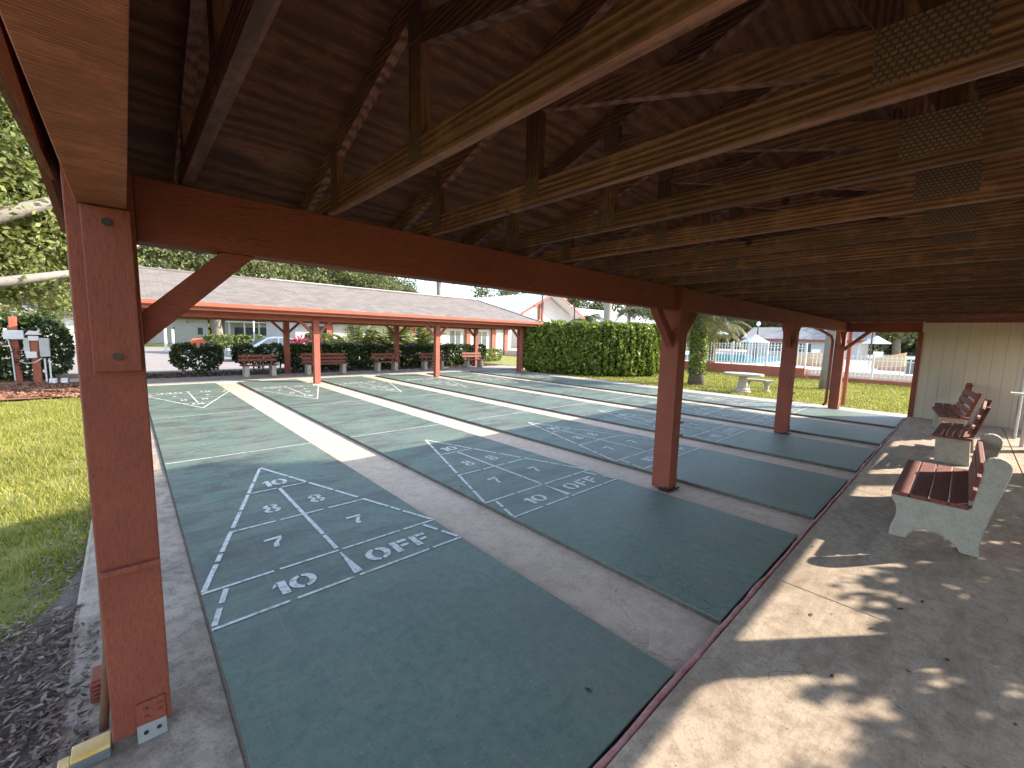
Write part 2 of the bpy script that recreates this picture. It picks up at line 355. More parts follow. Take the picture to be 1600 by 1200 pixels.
sb = MB(); ed_ = [(-.6, -6)]+[(-.6-.02, 3.6), (-.72, 3.1), (-.85, 2.75), (-.98, 2.5), (-1.1, 2.2), (-1.35, 2.0), (-1.7, 1.85), (-2.4, 1.9), (-2.4, -6)]
tag(sb.quad(*[(x, y, -.055) for x, y in ed_]).build('bare_soil', 'soil'), kind='structure')
sheet('road', -80, 9.0, 21.3, 49, -.05, 'asphalt')
tag(MB().box(-80, 9.0, 20.95, 21.28, -.2, .02).build('road_kerb', 'far_concrete', bevel=.02), kind='structure')
tag(MB().box(27.0, 90, -40, 60, -.5, .42).build('pool_deck', 'pool_deck'), kind='structure')

# ------------------------------------------------------------------ grass, chips
def blades(name, P, h, w, lean, label, mat='grass_blade'):
    n = len(P); a = rng.uniform(0, 2*np.pi, n); hh = h*rng.uniform(.5, 1.3, n); d = np.stack([np.cos(a), np.sin(a), 0*a], 1)
    l = rng.normal(size=(n, 3))*lean; l[:, 2] = 1; l /= np.linalg.norm(l, axis=1)[:, None]; ww = (w*rng.uniform(.6, 1.3, n))[:, None]
    V = np.stack([P-d*ww, P+d*ww, P+l*hh[:, None]], 1)
    o = quads(name, V, mat); return tag(o, label, 'grass', kind='stuff')
def pts_in(n, x0, x1, y0, y1, z): return np.stack([rng.uniform(x0, x1, n), rng.uniform(y0, y1, n), np.full(n, z)], 1)
P = pts_in(150000, -3.2, -.60, .6, 14.4, -.10)
edge = np.clip((P[:, 1]-1.5-.7*np.clip(1.3+P[:, 0], 0, 1))/1.0, 0.015, 1)*np.clip((-.62-P[:, 0])/.2+np.clip((P[:, 1]-3.4)*.8, 0, 1), .03, 1)
clump = .55+.45*np.sin(P[:, 0]*7+2*np.sin(P[:, 1]*2.3))*np.sin(P[:, 1]*4.1+P[:, 0]*3)
P = P[rng.uniform(0, 1, len(P)) < edge*clump]
blades('lawn_grass', P, .085, .0055, .55, 'mown lawn grass left of the first post')
P = pts_in(60000, 15.02, 26.6, -.5, 13.5, -.10)
blades('lawn_grass', P, .10, .016, .5, 'sunny lawn grass around the concrete table')
P = np.concatenate([pts_in(16000, -.9, -.62, .4, 14, -.09), pts_in(30000, -1.9, -.60, .3, 2.9, -.055), pts_in(1500, -.66, -.50, .5, 2.6, -.045)]); P = P[rng.uniform(0, 1, len(P)) < np.clip(1.1-(P[:, 1]-1.2)/3.5, .03, 1)*.5]
P[:, 2] += rng.uniform(0.015, .045, len(P))
q = leafquads(P, .018, .8, .34, (0, 0, 1), 2.2); tag(quads('leaf_litter', q, 'litter'), 'dry leaf litter along the slab edge', 'leaf litter', kind='stuff')
P = pts_in(11000, -4.4, -.62, 14.3, 18.4, -.03); P[:, 2] += rng.uniform(0, .03, len(P))
P = P[(P[:, 1] > 14.5+.35*np.sin(P[:, 0]*2.1))]
tag(quads('bark_chips', leafquads(P, .05, .6, .4, (0, 0, 1), 1.5), 'chips_red'), 'red bark chips spread beside the court end', 'bark chips', kind='stuff')
P = pts_in(9000, -.6, 16.5, 18.05, 20.5, -.015); P[:, 2] += rng.uniform(0, .03, len(P))
tag(quads('bark_chips', leafquads(P, .05, .6, .4, (0, 0, 1), 1.5), 'litter'), 'dark bark mulch under the long hedge', 'bark chips', kind='stuff')
# few fallen leaves on the courts and walkway
P = np.concatenate([pts_in(45, 0, 13, .1, 6, .004), pts_in(110, 1.5, 12, -1.9, -.1, .018), pts_in(90, 0, 14, 6, 15, .004)])
tag(quads('fallen_leaves', leafquads(P, .017, .6, .45, (0, 0, 1), 4), 'litter'), 'small dry leaves scattered over courts and walkway', 'fallen leaves', kind='stuff')

# ================================================================== COURTS
def ring(mb, cx, cy, rx, ry, tx, ty, a0, a1, z, n=10):
    for i in range(n):
        a, b = R(a0+(a1-a0)*i/n), R(a0+(a1-a0)*(i+1)/n)
        mb.quad((cx+rx*math.cos(a), cy+ry*math.sin(a), z), (cx+rx*math.cos(b), cy+ry*math.sin(b), z),
                (cx+(rx-tx)*math.cos(b), cy+(ry-ty)*math.sin(b), z), (cx+(rx-tx)*math.cos(a), cy+(ry-ty)*math.sin(a), z))
def rect(mb, x0, x1, y0, y1, z): mb.quad((x0, y0, z), (x1, y0, z), (x1, y1, z), (x0, y1, z))
def glyph(mb, ch, x, y, w, h, z):
    if ch in '0O':
        ring(mb, x+w/2, y+h/2, w/2, h/2, w*.27, h*.16, 98, 262, z); ring(mb, x+w/2, y+h/2, w/2, h/2, w*.27, h*.16, -82, 82, z)
    elif ch == '8':
        for cy, hh in ((y+h*.27, h*.54), (y+h*.76, h*.48)):
            ring(mb, x+w/2, cy, w/2*(1 if hh > h*.5 else .9), hh/2, w*.25, hh*.28, 100, 260, z); ring(mb, x+w/2, cy, w/2*(1 if hh > h*.5 else .9), hh/2, w*.25, hh*.28, -80, 80, z)
    elif ch == '1':
        rect(mb, x+w*.42, x+w, y, y+h, z); mb.quad((x, y+h*.62, z), (x+w*.36, y+h*.72, z), (x+w*.36, y+h, z), (x+w*.2, y+h*.86, z))
    elif ch == '7':
        rect(mb, x, x+w, y+h*.80, y+h, z)
        mb.quad((x+w*.72, y+h*.74, z), (x+w, y+h*.74, z), (x+w*.68, y+h*.4, z), (x+w*.40, y+h*.40, z)); mb.quad((x+w*.40, y+h*.40, z), (x+w*.68, y+h*.40, z), (x+w*.60, y, z), (x+w*.28, y, z))
    elif ch == 'F':
        rect(mb, x, x+w*.36, y, y+h, z); rect(mb, x+w*.44, x+w, y+h*.78, y+h, z); rect(mb, x+w*.44, x+w*.9, y+h*.38, y+h*.58, z)
def dash(mb, p, q, w, z, cuts):
    """line from p to q, painted only between the given fractions"""
    p, q = np.array(p), np.array(q); d = (q-p)/np.linalg.norm(q-p); nn = np.array([-d[1], d[0]])*w/2
    for a, b in cuts:
        s_, e_ = p+(q-p)*a, p+(q-p)*b
        mb.quad((*(s_-nn), z), (*(e_-nn), z), (*(e_+nn), z), (*(s_+nn), z))
def segs(n, gap):
    k = [(i/n+gap/2, (i+1)/n-gap/2) for i in range(n)]; k[0] = (0, k[0][1]); k[-1] = (k[-1][0], 1); return k
def triangle(mb, z):
    H = WID/2; yi = 1.5*FT; ya = 10.5*FT; hw = lambda y: H*(ya-y)/(ya-yi); lw = .026
    dash(mb, (0, 0), (WID, 0), lw, z, [(0, .235), (.26, .47), (.495, .82), (.84, 1)])
    dash(mb, (0, yi), (WID, yi), lw, z, [(0, .24), (.262, .5), (.517, .80), (.82, 1)])
    for y, cu in ((4.5*FT, [(0, .29), (.325, .66), (.70, 1)]), (7.5*FT, [(0, .46), (.54, 1)])):
        dash(mb, (H-hw(y)+.02, y), (H+hw(y)-.02, y), lw, z, cu)
    for sg in (-1, 1):
        dash(mb, (H+sg*(H-.012), yi+.02), (H, ya), .034, z, [(0, .13), (.145, .19), (.20, .335), (.36, .49), (.505, .655), (.67, .79), (.80, 1)])
        dash(mb, (H+sg*(H-.015), .03), (H+sg*(H-.135), yi-.03), .034, z, [(0, .45), (.58, 1)])
    dash(mb, (H, yi+.04), (H, 7.5*FT-.02), .034, z, [(0, .17), (.185, 1)])
    mb.quad((H-.035, .045, z), (H+.035, .045, z), (H+.004, yi-.04, z), (H-.004, yi-.04, z))
    g = lambda ch, x, y, w, h: glyph(mb, ch, x, y, w, h, z)
    g('1', .37, .10, .095, .18); g('0', .475, .10, .18, .185)
    g('O', 1.04, .10, .20, .20); g('F', 1.275, .105, .15, .19); g('F', 1.455, .105, .15, .19)
    g('7', .49, .84, .135, .19); g('7', 1.19, .84, .135, .19)
    g('8', .635, 1.60, .145, .22); g('8', 1.065, 1.60, .145, .22)
    g('1', .79, 2.39, .085, .21); g('0', .885, 2.39, .165, .215)
ORD = ['nearest the first post', 'second from the left grass', 'just beyond the second post', 'before the third post', 'just beyond the third post', 'farthest one beside the right lawn']
court0 = thing('shuffleboard_court', 'green shuffleboard court '+ORD[0], 'shuffleboard court', (0, 0, 0), 'shuffleboard courts side by side')
MB().box(0, WID, .0, LEN, -.014, 0).build('playing_surface', 'court', court0, bevel=.004)
MB().box(.004, WID-.004, .004, LEN-.004, -.2, -.0145).build('slab_edge', 'slab_edge', court0)
m1 = MB(); triangle(m1, 0); m1.v = [(x, y+A0, z+.004) for x, y, z in m1.v]; m1.build('scoring_triangle', 'white_line', court0)
m2 = MB(); triangle(m2, 0); m2.v = [(WID-x, LEN-A0-y, z+.004) for x, y, z in m2.v]; m2.build('scoring_triangle', 'white_line', court0)
for yy in (A0+13.5*FT, LEN-A0-13.5*FT): m = MB(); rect(m, 0.004, WID-.004, yy-.012, yy+.012, .004); m.build('dead_line', 'white_line', court0)
for k in range(1, 6):
    c = copy_tree(court0); c.location.x = k*PER; c['label'] = 'green shuffleboard court '+ORD[k]

# ================================================================== NEAR PAVILION
PX = [-.32+4.93*k for k in range(4)]
NP = thing('open_pavilion', 'red timber pavilion with open trusses sheltering the near court ends', 'pavilion', (7, -.3, 0))
RY0, RY1, RIDGE = -2.62, 2.08, -.28
tcb = lambda y: 2.51+.36*(1.77-y) if y >= RIDGE else 2.51+.36*(1.77-RIDGE)-.36*(RIDGE-y)   # underside of top chord
# posts
yF0, yF1 = 1.40, 1.63
def knee(mb, c, dirx, diry, s=.42, w=.085, zt=2.15, off=.0985, d=.125):
    q = [(off, zt-s-d), (off, zt-s), (off+s, zt-.001), (off+s+d, zt-.001)]
    if dirx: mb.prism([(c[0]+dirx*a, z) for a, z in q], 'y', c[1]-w/2, c[1]+w/2)
    else: mb.prism([(c[1]+diry*a, z) for a, z in q], 'x', c[0]-w/2, c[0]+w/2)
for i, x in enumerate(PX):
    hw = .098
    p = MB().box(x-hw, x+hw, yF0, yF1, -.03 if i else .02, 2.41).build('post', 'red_post', NP, bevel=.006)
    yc = (yF0+yF1)/2
    if i < 3:
        k = MB(); knee(k, (x, yc), 1, 0, .29, .09, d=.14); k.build('knee_brace', 'red_beam', p, bevel=.005)
    if i > 0:
        k = MB(); knee(k, (x, yc), -1, 0, .30, .09, d=.14); k.build('knee_brace', 'red_beam', p, bevel=.005)
    if i == 3:
        k = MB(); knee(k, (x, yc), 0, -1, .40, .09, off=.116); k.build('knee_brace', 'red_beam', p, bevel=.005)
    if i == 0:
        b = MB().box(x-.055, x+.085, yF0-.045, yF0-.003, 1.62, 2.245).build('bolted_block', 'red_post', p, bevel=.004)
        for zz in (1.68, 2.19): MB().tube([(x+.015, yF0-.044, zz), (x+.015, yF0-.052, zz)], .015, 12).build('bolt', 'dark_metal', p)
        MB().box(x-.092, x+.097, yF0-.03, yF0-.001, .775, .80).build('ledge', 'red_post', p, bevel=.003)
        br = MB().box(x-.02, x+.078, yF0-.012, yF0-.002, .0, .155).build('base_bracket', 'red_post', p, bevel=.002)
        MB().prism([(x-.021, -.028), (x+.079, -.028), (x+.079, .05), (x-.021, .055)], 'y', yF0-.016, yF0-.0125).build('bare_plate', 'galvanised', p)
        for bx, bz in ((x+.01, .125), (x+.06, .125), (x+.012, .085), (x+.058, .095)): MB().tube([(bx, yF0-.012, bz), (bx, yF0-.021, bz)], .008, 8).build('bolt', 'red_post', p)
        for bx in (x+.008, x+.052): MB().tube([(bx, yF0-.016, .015), (bx, yF0-.02, .015)], .009, 10).build('bolt_hole', 'dark_metal', p)
    else:
        m = MB().box(x-.16, x+.13, yF0-.03, yF0+.10, -.04, -.02) if i < 3 else MB().box(x-.12, x+.12, yF0-.02, yF1+.02, -.04, -.015)
        m.tube([(x-.13, yF0+.03, -.02), (x-.13, yF0+.03, .01)], .012, 8).tube([(x+.115, yF0+.03, -.02), (x+.115, yF0+.03, .01)], .012, 8)
        m.build('base_plate', 'dark_metal', p)
        if i == 1 or i == 2:
            for zz in (.78, .62): MB().box(x+.02, x+.16, yF0-.012, yF0-.001, zz, zz+.022).build('cue_peg', 'red_post', p)
        MB().box(x+.03, x+.09, yF0-.008, yF0-.001, .0, .14).build('base_bracket', 'red_post', p)
for i, x in enumerate(PX):
    p = MB().box(x-.098, x+.098, -2.16, -1.96, -.03, 2.41).build('post', 'red_post', NP, bevel=.006)
    for sg in ((1,) if i == 0 else (-1,) if i == 3 else (-1, 1)):
        k = MB(); knee(k, (x, -2.06), sg, 0, .36, .085); k.build('knee_brace', 'red_beam', p)
# beams
for i in range(3):
    y0 = 1.455 if i == 0 else 1.403
    MB().box(PX[i]+.099, PX[i+1]-.099, y0, y0+.13, 2.15, 2.41).build('beam', 'red_beam', NP, bevel=.006)
    MB().box(PX[i]+.099, PX[i+1]-.099, -2.12, -2.0, 2.15, 2.41).build('beam', 'red_beam', NP, bevel=.006)
MB().box(PX[3]-.06, PX[3]+.06, -1.95, yF0-.003, 2.15, 2.408).build('beam', 'red_beam', NP, bevel=.006)
# gable end near the camera: boxed header with rough plywood underside, siding sheet outside
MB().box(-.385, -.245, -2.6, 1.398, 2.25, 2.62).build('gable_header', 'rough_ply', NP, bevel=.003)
def gz(y): return tcb(y)+.09
for gx, nm in ((-.42, 'gable_wall'), (14.55, 'gable_wall')):
    MB().prism([(1.98, 2.42), (1.98, gz(1.98)), (RIDGE, gz(RIDGE)), (-2.52, gz(-2.52)), (-2.52, 2.42)], 'x', gx, gx+.02).build(nm, 'red_beam', NP)
MB().prism([(2.1, 2.245), (2.1, 2.47), (RIDGE, 3.34), (-2.62, 2.49), (-2.62, 2.25), (-.28, 2.68)], 'x', -.475, -.452).build('barge_board', 'red_beam', NP)
MB().prism([(2.1, 2.30), (2.1, 2.47), (RIDGE, 3.34), (-2.62, 2.49), (-2.62, 2.32), (-.28, 3.15)], 'x', 14.85, 14.875).build('barge_board', 'red_beam', NP)
m = MB(); m.box(-.425, -.42, -2.3, 1.15, 2.262, 2.268); m.box(-.45, -.43, .2, 1.35, 2.31, 2.318); m.build('plywood_edge', 'truss_wood', NP)
# roof: plywood deck, shingles above
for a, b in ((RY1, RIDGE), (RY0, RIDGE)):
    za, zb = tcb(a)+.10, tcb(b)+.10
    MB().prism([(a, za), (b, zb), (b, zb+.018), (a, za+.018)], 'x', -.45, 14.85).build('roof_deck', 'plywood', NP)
    a2 = a+(.03 if a > 0 else -.03)
    MB().prism([(a2, za+.012), (b, zb+.022), (b, zb+.04), (a2, za+.03)], 'x', -.5, 14.9).build('roof_shingles', 'shingles', NP)
    yy = a+(.0 if a > 0 else -.035)
    MB().box(-.45, 14.84, yy, yy+.035, 2.30, za+.01).build('fascia', 'red_trim', NP)
gut = MB().box(-.45, 14.9, RY1+.038, RY1+.13, 2.38, 2.40); gut.box(-.45, 14.9, RY1+.12, RY1+.13, 2.38, 2.475); gut.build('gutter', 'red_trim', NP)
dx = PX[3]
MB().tube([(dx-.25, RY1+.08, 2.38), (dx-.25, RY1+.06, 2.28), (dx-.20, 1.9, 2.15), (dx-.15, 1.72, 2.02), (dx-.14, 1.68, 1.9), (dx-.14, 1.68, .15), (dx-.15, 1.74, .06)], .038, 8).build('downspout', 'red_post', NP, smooth=True)
# trusses
T0 = -.062
def truss():
    b = MB(); t = .038
    b.box(T0, T0+t, -2.25, 1.62, 2.412, 2.512)
    dz = .097
    for a, c in ((2.05, RIDGE), (-2.58, RIDGE)): b.prism([(a, tcb(a)), (c, tcb(c)), (c, tcb(c)+dz), (a, tcb(a)+dz)], 'x', T0, T0+t)
    o = b.build('truss', 'truss_wood', NP)
    def web(p, q, w=.088, mt='web_wood'):
        m = MB(); m.bar((T0+t/2, *p), (T0+t/2, *q), .036, w, (0, 1, .001)); m.build('web', mt, o)
    web((1.36, 2.50), (1.36, tcb(1.36)+.02)); web((.55, 2.505), (.55, tcb(.55)+.03)); web((-1.1, 2.505), (-1.1, tcb(-1.1)+.03)); web((-1.92, 2.50), (-1.92, tcb(-1.92)+.02))
    web((.50, 2.86), (-.70, 2.535), mt='truss_wood'); web((-.77, 2.505), (-.77, tcb(-.77)+.02), .10); web((-.82, 2.56), (-.5, 3.13)); web((-.83, 2.53), (-1.9, 2.76), mt='truss_wood')
    for y0, y1, z0, z1 in ((-.87, -.67, 2.45, 2.585), (.505, .59, 2.435, 2.53), (1.315, 1.405, 2.43, 2.55), (.50, .59, 2.84, 2.96), (1.31, 1.41, 2.63, 2.74), (-1.15, -1.05, 2.44, 2.54)):
        MB().box(T0-.003, T0-.0005, y0, y1, z0, z1).build('connector_plate', 'connector', o)
    return o
t0 = truss()
for k in range(1, 24):
    c = copy_tree(t0, NP); c.location.x += .61*k
# beige end wall
wl_ = MB().box(14.375, 14.42, -2.9, -.10, -.02, 2.60).build('end_wall', 'beige_siding', NP)
MB().box(14.345, 14.425, -.13, -.035, -.03, 2.16).build('corner_trim', 'red_post', wl_, bevel=.004)
MB().box(14.345, 14.372, -2.9, -.135, 2.385, 2.44).build('top_trim', 'red_post', wl_)
m = MB()
for k in range(13): y = -.32-.2*k; m.box(14.3735, 14.3745, y, y+.012, 0, 2.38)
g_ = m.build('siding_groove', simple('groove', (.47, .395, .305), rough=.9), wl_)

# ================================================================== FAR PAVILION (hip roof)
FP = thing('open_pavilion', 'far red pavilion with brown shingled hip roof sheltering the bench row', 'pavilion', (7, 16.4, 0))
YA, YB = 14.55, 18.2
for i, x in enumerate(PX):
    for y in (YA, YB):
        p = MB().box(x-.1, x+.1, y-.1, y+.1, -.03, 2.2).build('post', 'red_sunny' if 0 else 'red_trim', FP, bevel=.006)
        for sg in (-1, 1):
            if i == 3 and sg == 1: continue
            k = MB(); knee(k, (x, y), sg, 0, .34, .085, 2.12, .1005); k.build('knee_brace', 'red_trim', p)
for y in (YA, YB): MB().box(-.9, PX[3]+.25, y-.06, y+.06, 2.12, 2.36).build('beam', 'red_trim', FP, bevel=.005)
MB().box(PX[3]-.06, PX[3]+.06, YA+.07, YB-.07, 2.12, 2.355).build('beam', 'red_trim', FP)
EX0, EX1, EY0, EY1, EZ, RZ, RY = -1.1, 15.2, 13.78, 18.95, 2.52, 3.56, 16.37
hx = 13.1
rb = MB()
for dz in (0, .035):
    pass
rb.add([(EX0, EY0, EZ), (EX1, EY0, EZ), (EX1, EY1, EZ), (EX0, EY1, EZ), (EX0, RY, RZ), (hx, RY, RZ)], [(0, 1, 5, 4), (1, 2, 5), (2, 3, 4, 5), (3, 0, 4), (0, 3, 2, 1)])
rb.build('roof', 'shingles', FP)
rc = MB(); rc.tube([(EX0, RY, RZ+.005), (hx, RY, RZ+.005)], .05, 6); rc.tube([(hx, RY, RZ+.005), (EX1, EY0, EZ+.01)], .045, 6); rc.build('ridge_cap', 'shingles', FP)
MB().box(EX0, EX1, EY0+.002, EY0+.04, 2.30, 2.515).build('fascia', 'red_trim', FP)
MB().box(EX1-.04, EX1-.002, EY0+.042, EY1, 2.30, 2.515).build('fascia', 'red_trim', FP)
MB().box(EX0, EX1-.05, EY0+.045, YA-.065, 2.335, 2.35).build('soffit', 'red_trim', FP)
g = MB(); g.prism([(EY0-.12, 2.515), (EY0-.11, 2.41), (EY0-.07, 2.38), (EY0, 2.38), (EY0, 2.40), (EY0-.06, 2.40), (EY0-.095, 2.42), (EY0-.105, 2.515)], 'x', EX0, EX1+.05); g.build('gutter', 'red_sunny', FP)
m = MB()
for x in (1.8, 6.9, 11.9): m.lathe([(.09, 0), (.09, .012), (.06, .02)], (x, 14.15, 2.318), 14)
m.build('ceiling_light', 'white_paint', FP)
MB().tube([(15.1, EY0-.05, 2.38), (14.95, 14.1, 2.2), (14.65, 14.48, 2.0), (14.62, 14.5, .2), (14.66, 14.42, .06)], .04, 8).build('downspout', 'red_trim', FP, smooth=True)

# ================================================================== BENCHES
def plank_bench(label, group, L, loc, rz, backs=2, depth=.44, tall=.82):
    """concrete block legs, plank seat and raked plank back; front faces -Y"""
    t = thing('slat_bench', label, 'bench', (0, 0, 0), group)
    for sx in (-1, 1):
        x = sx*(L/2-.17)
        MB().prism([(-.18, 0), (.20, 0), (.17, .40), (-.20, .40)], 'x', x-.075, x+.075).build('leg', 'bench_concrete', t, bevel=.008)
        m = MB(); m.bar((x, .16, .38), (x, .30, tall), .06, .05, (0, 1, 0)); m.build('back_upright', 'bench_slat', t)
    for k in range(3): MB().box(-L/2, L/2, -.235+k*.148, -.105+k*.148, .402, .44).build('seat_slat', 'bench_slat', t, bevel=.004)
    for k in range(backs):
        z = tall-.06-k*.15; y = .16+.14*(z-.38)/(tall-.38)-.045
        m = MB(); m.bar((-L/2-.02, y, z), (L/2+.02, y, z), .035, .105, (0, .3, 1)); m.build('back_slat', 'bench_slat', t, bevel=.004)
    t.location = loc; t.rotation_euler = (0, 0, rz); return t
GF = 'benches under the far pavilion'
plank_bench('red slat bench leftmost under the far pavilion, before the gappy hedge end', GF, 1.25, (3.42, 17.35, .02), R(2))
plank_bench('wide red bench with three back planks behind the far post nearest the left', GF, 1.75, (5.85, 17.3, .02), R(-1), 3, tall=.86)
plank_bench('red slat bench standing left of the middle rear post of the far pavilion', GF, 1.2, (8.62, 17.45, .02), R(1))
plank_bench('red slat bench partly hidden by the second far post from the left', GF, 1.3, (11.15, 17.45, .02), R(-2))
plank_bench('red slat bench rightmost under the far pavilion, near the lit lawn gap', GF, 1.2, (13.75, 17.45, .02), R(-4))
GN = 'benches along the walkway'
plank_bench('red plank bench with block legs, second from the camera on the walkway', GN, 1.7, (9.75, -.93, .012), math.pi-R(2), 3, tall=.92)
plank_bench('red plank bench on the walkway, third from the camera before the beige wall', GN, 1.5, (12.35, -.80, .012), math.pi+R(6), 3, tall=.92)
plank_bench('red bench closest to the beige end wall, seen above the other benches', GN, .9, (13.75, -.75, .012), math.pi+R(1), 3, tall=.98)
# ornate concrete bench nearest the camera
t = thing('concrete_bench', 'nearest walkway bench, cast concrete scroll ends carrying red seat slats', 'bench', (5.7, -.9, .012), GN)
prof = [(0, 0), (.125, 0), (.135, .045), (.17, .10), (.24, .13), (.32, .12), (.40, .085), (.45, .04), (.465, 0), (.585, 0), (.575, .10), (.585, .2), (.605, .33), (.635, .5), (.663, .64), (.685, .75)]
for k in range(9):
    a = R(-12+k*24); prof.append((.607+.082*math.cos(a), .80+.082*math.sin(a)))
prof += [(.537, .765), (.533, .70), (.522, .60), (.51, .50), (.50, .43), (.475, .405), (.44, .40), (-.015, .40), (-.01, .36), (.02, .31), (.035, .25), (.03, .17), (.005, .08)]
for x in (4.98, 6.42):
    MB().prism([(-.57-d, z+.012) for d, z in prof], 'x', x, x+.10).build('end_support', 'bench_concrete', t, bevel=.012)
for k in range(4): MB().box(4.95, 6.55, -.57-.115-.125*k+.01, -.57-.125*k+.012, .414, .452).build('seat_slat', 'bench_slat', t, bevel=.006)
for k in range(3):
    z = .52+.125*k; y = -.57-.487-.09*(z-.40)
    m = MB(); m.bar((5.082, y, z), (6.418, y, z), .035, .10, (0, -.1, 1)); m.build('back_slat', 'bench_slat', t, bevel=.005)

# stand by the end wall
t = thing('board_stand', 'grey pole stand holding a brown board and white tray beside the end wall', 'stand', (11.9, -1.8, 0))
for x, y in ((12.74, -1.72), (11.75, -1.76)): MB().tube([(x, y, 0), (x, y, 1.9)], .03, 10).build('pole', 'galvanised', t)
MB().box(11.6, 11.64, -2.5, -1.72, 1.15, 1.85).build('board', 'truss_wood', t, bevel=.004)
MB().box(11.4, 11.75, -1.85, -1.52, .98, 1.01).build('tray', 'white_paint', t, bevel=.008)
tag(MB().box(11.3, 11.45, -1.95, -1.80, 0.0, 1.15).build('cue_locker', 'red_post', loc=(11.37, -1.87, 0), bevel=.005), 'narrow red wooden box standing by the grey pole stand', 'box')

# ================================================================== SMALL THINGS AT THE FIRST POST
t = thing('power_splitter', 'yellow topped power splitter block lying at the foot of the first post', 'power splitter', (-.47, 1.37, -.03))
bx = MB().box(-.545, -.425, 1.385, 1.475, -.025, .02).build('body', 'grey_plastic', t, bevel=.006)
MB().box(-.545, -.425, 1.385, 1.475, .0205, .036).build('lid', 'yellow_plastic', t, bevel=.004)
m = MB(); m.box(-.585, -.546, 1.405, 1.455, -.015, .018); m.build('plug', 'yellow_plastic', t, bevel=.006)
tag(MB().tube([(-.585, 1.43, 0), (-.68, 1.41, -.02), (-.80, 1.33, -.08), (-.95, 1.28, -.09), (-1.3, 1.33, -.09)], .012, 8).build('power_cable', 'cable', loc=(-.8, 1.35, -.09), smooth=True), 'grey power cable running from the splitter into the litter', 'cable')
tag(MB().tube([(-.455, 1.58, -.03), (-.43, 1.74, .25), (-.425, 1.76, .6), (-.425, 1.76, 2.1)], .017, 10).build('rusty_pipe', 'rusty', loc=(-.43, 1.7, -.03), smooth=True), 'rusty brown pipe bending down behind the first post', 'pipe')
t = thing('timber_offcut', 'red ridged timber block lying behind the foot of the first post', 'block', (-.47, 1.84, -.03))
MB().box(-.50, -.38, 1.80, 1.92, -.03, .085).build('block', 'red_post', t, bevel=.004)
m = MB()
for k in range(5): m.box(-.505, -.375, 1.785, 1.799, -.02+k*.021, -.009+k*.021)
m.build('ridge', 'red_post', t)

# ================================================================== LEFT: meter posts, kerb blocks
t = thing('meter_post', 'taller red post with a white box by the left hedge', 'post', (-2.86, 19.4, 0))
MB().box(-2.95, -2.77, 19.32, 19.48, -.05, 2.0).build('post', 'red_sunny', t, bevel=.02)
MB().box(-3.06, -2.64, 19.18, 19.31, 1.30, 1.58).build('white_box', 'white_paint', t, bevel=.01)
MB().tube([(-2.98, 19.27, 1.29), (-2.93, 19.27, .9), (-2.92, 19.3, 0)], .018, 8).build('conduit', 'white_paint', t)
t = thing('meter_post', 'shorter red post with grey meter box and white conduits', 'post', (-2.38, 18.75, 0))
MB().box(-2.47, -2.30, 18.68, 18.84, -.05, 1.45).build('post', 'red_sunny', t, bevel=.01)
MB().box(-2.60, -2.48, 18.66, 18.80, .86, 1.36).build('grey_box', 'box_grey', t, bevel=.01)
MB().box(-2.28, -2.07, 18.62, 18.80, .78, 1.36).build('grey_box', 'box_grey', t, bevel=.01)
MB().box(-2.57, -2.34, 18.56, 18.67, .74, .94).build('white_cover', 'white_paint', t, bevel=.015)
m = MB(); m.box(-2.49, -2.28, 18.60, 18.675, 1.28, 1.42); m.prism([(-2.55, 1.46), (-2.22, 1.46), (-2.30, 1.56), (-2.47, 1.58)], 'y', 18.58, 18.86); m.build('lamp_cap', 'white_paint', t)
for x in (-2.2, -2.1): MB().tube([(x, 18.7, .72), (x, 18.7, -.05)], .022, 8).build('conduit', 'white_paint', t)
tag(MB().tube([(-2.78, 19.25, .62), (-2.62, 18.9, .56), (-2.4, 18.62, .6), (-2.24, 18.62, .74)], .014, 6).build('cable', 'white_paint', loc=(-2.5, 18.9, .6)), 'sagging white cable strung between the two red meter posts', 'cable')
for k, (x0, w, lb) in enumerate(((-2.08, .16, 'low white kerb block left of its twin by the red chips'), (-1.84, .15, 'low white kerb block nearer the first post by the red chips'))):
    tag(MB().box(x0, x0+w, 17.95, 18.12, -.05, .14).build('kerb_block', 'white_paint', loc=(x0, 18, 0), bevel=.012), lb, 'kerb block', 'white kerb blocks')
tag(MB().box(-1.66, -.62, 18.0, 18.2, -.06, .10).build('kerb_stone', 'far_concrete', loc=(-1.1, 18.1, 0), bevel=.02), 'grey concrete kerb stone between white blocks and first post', 'kerb stone')

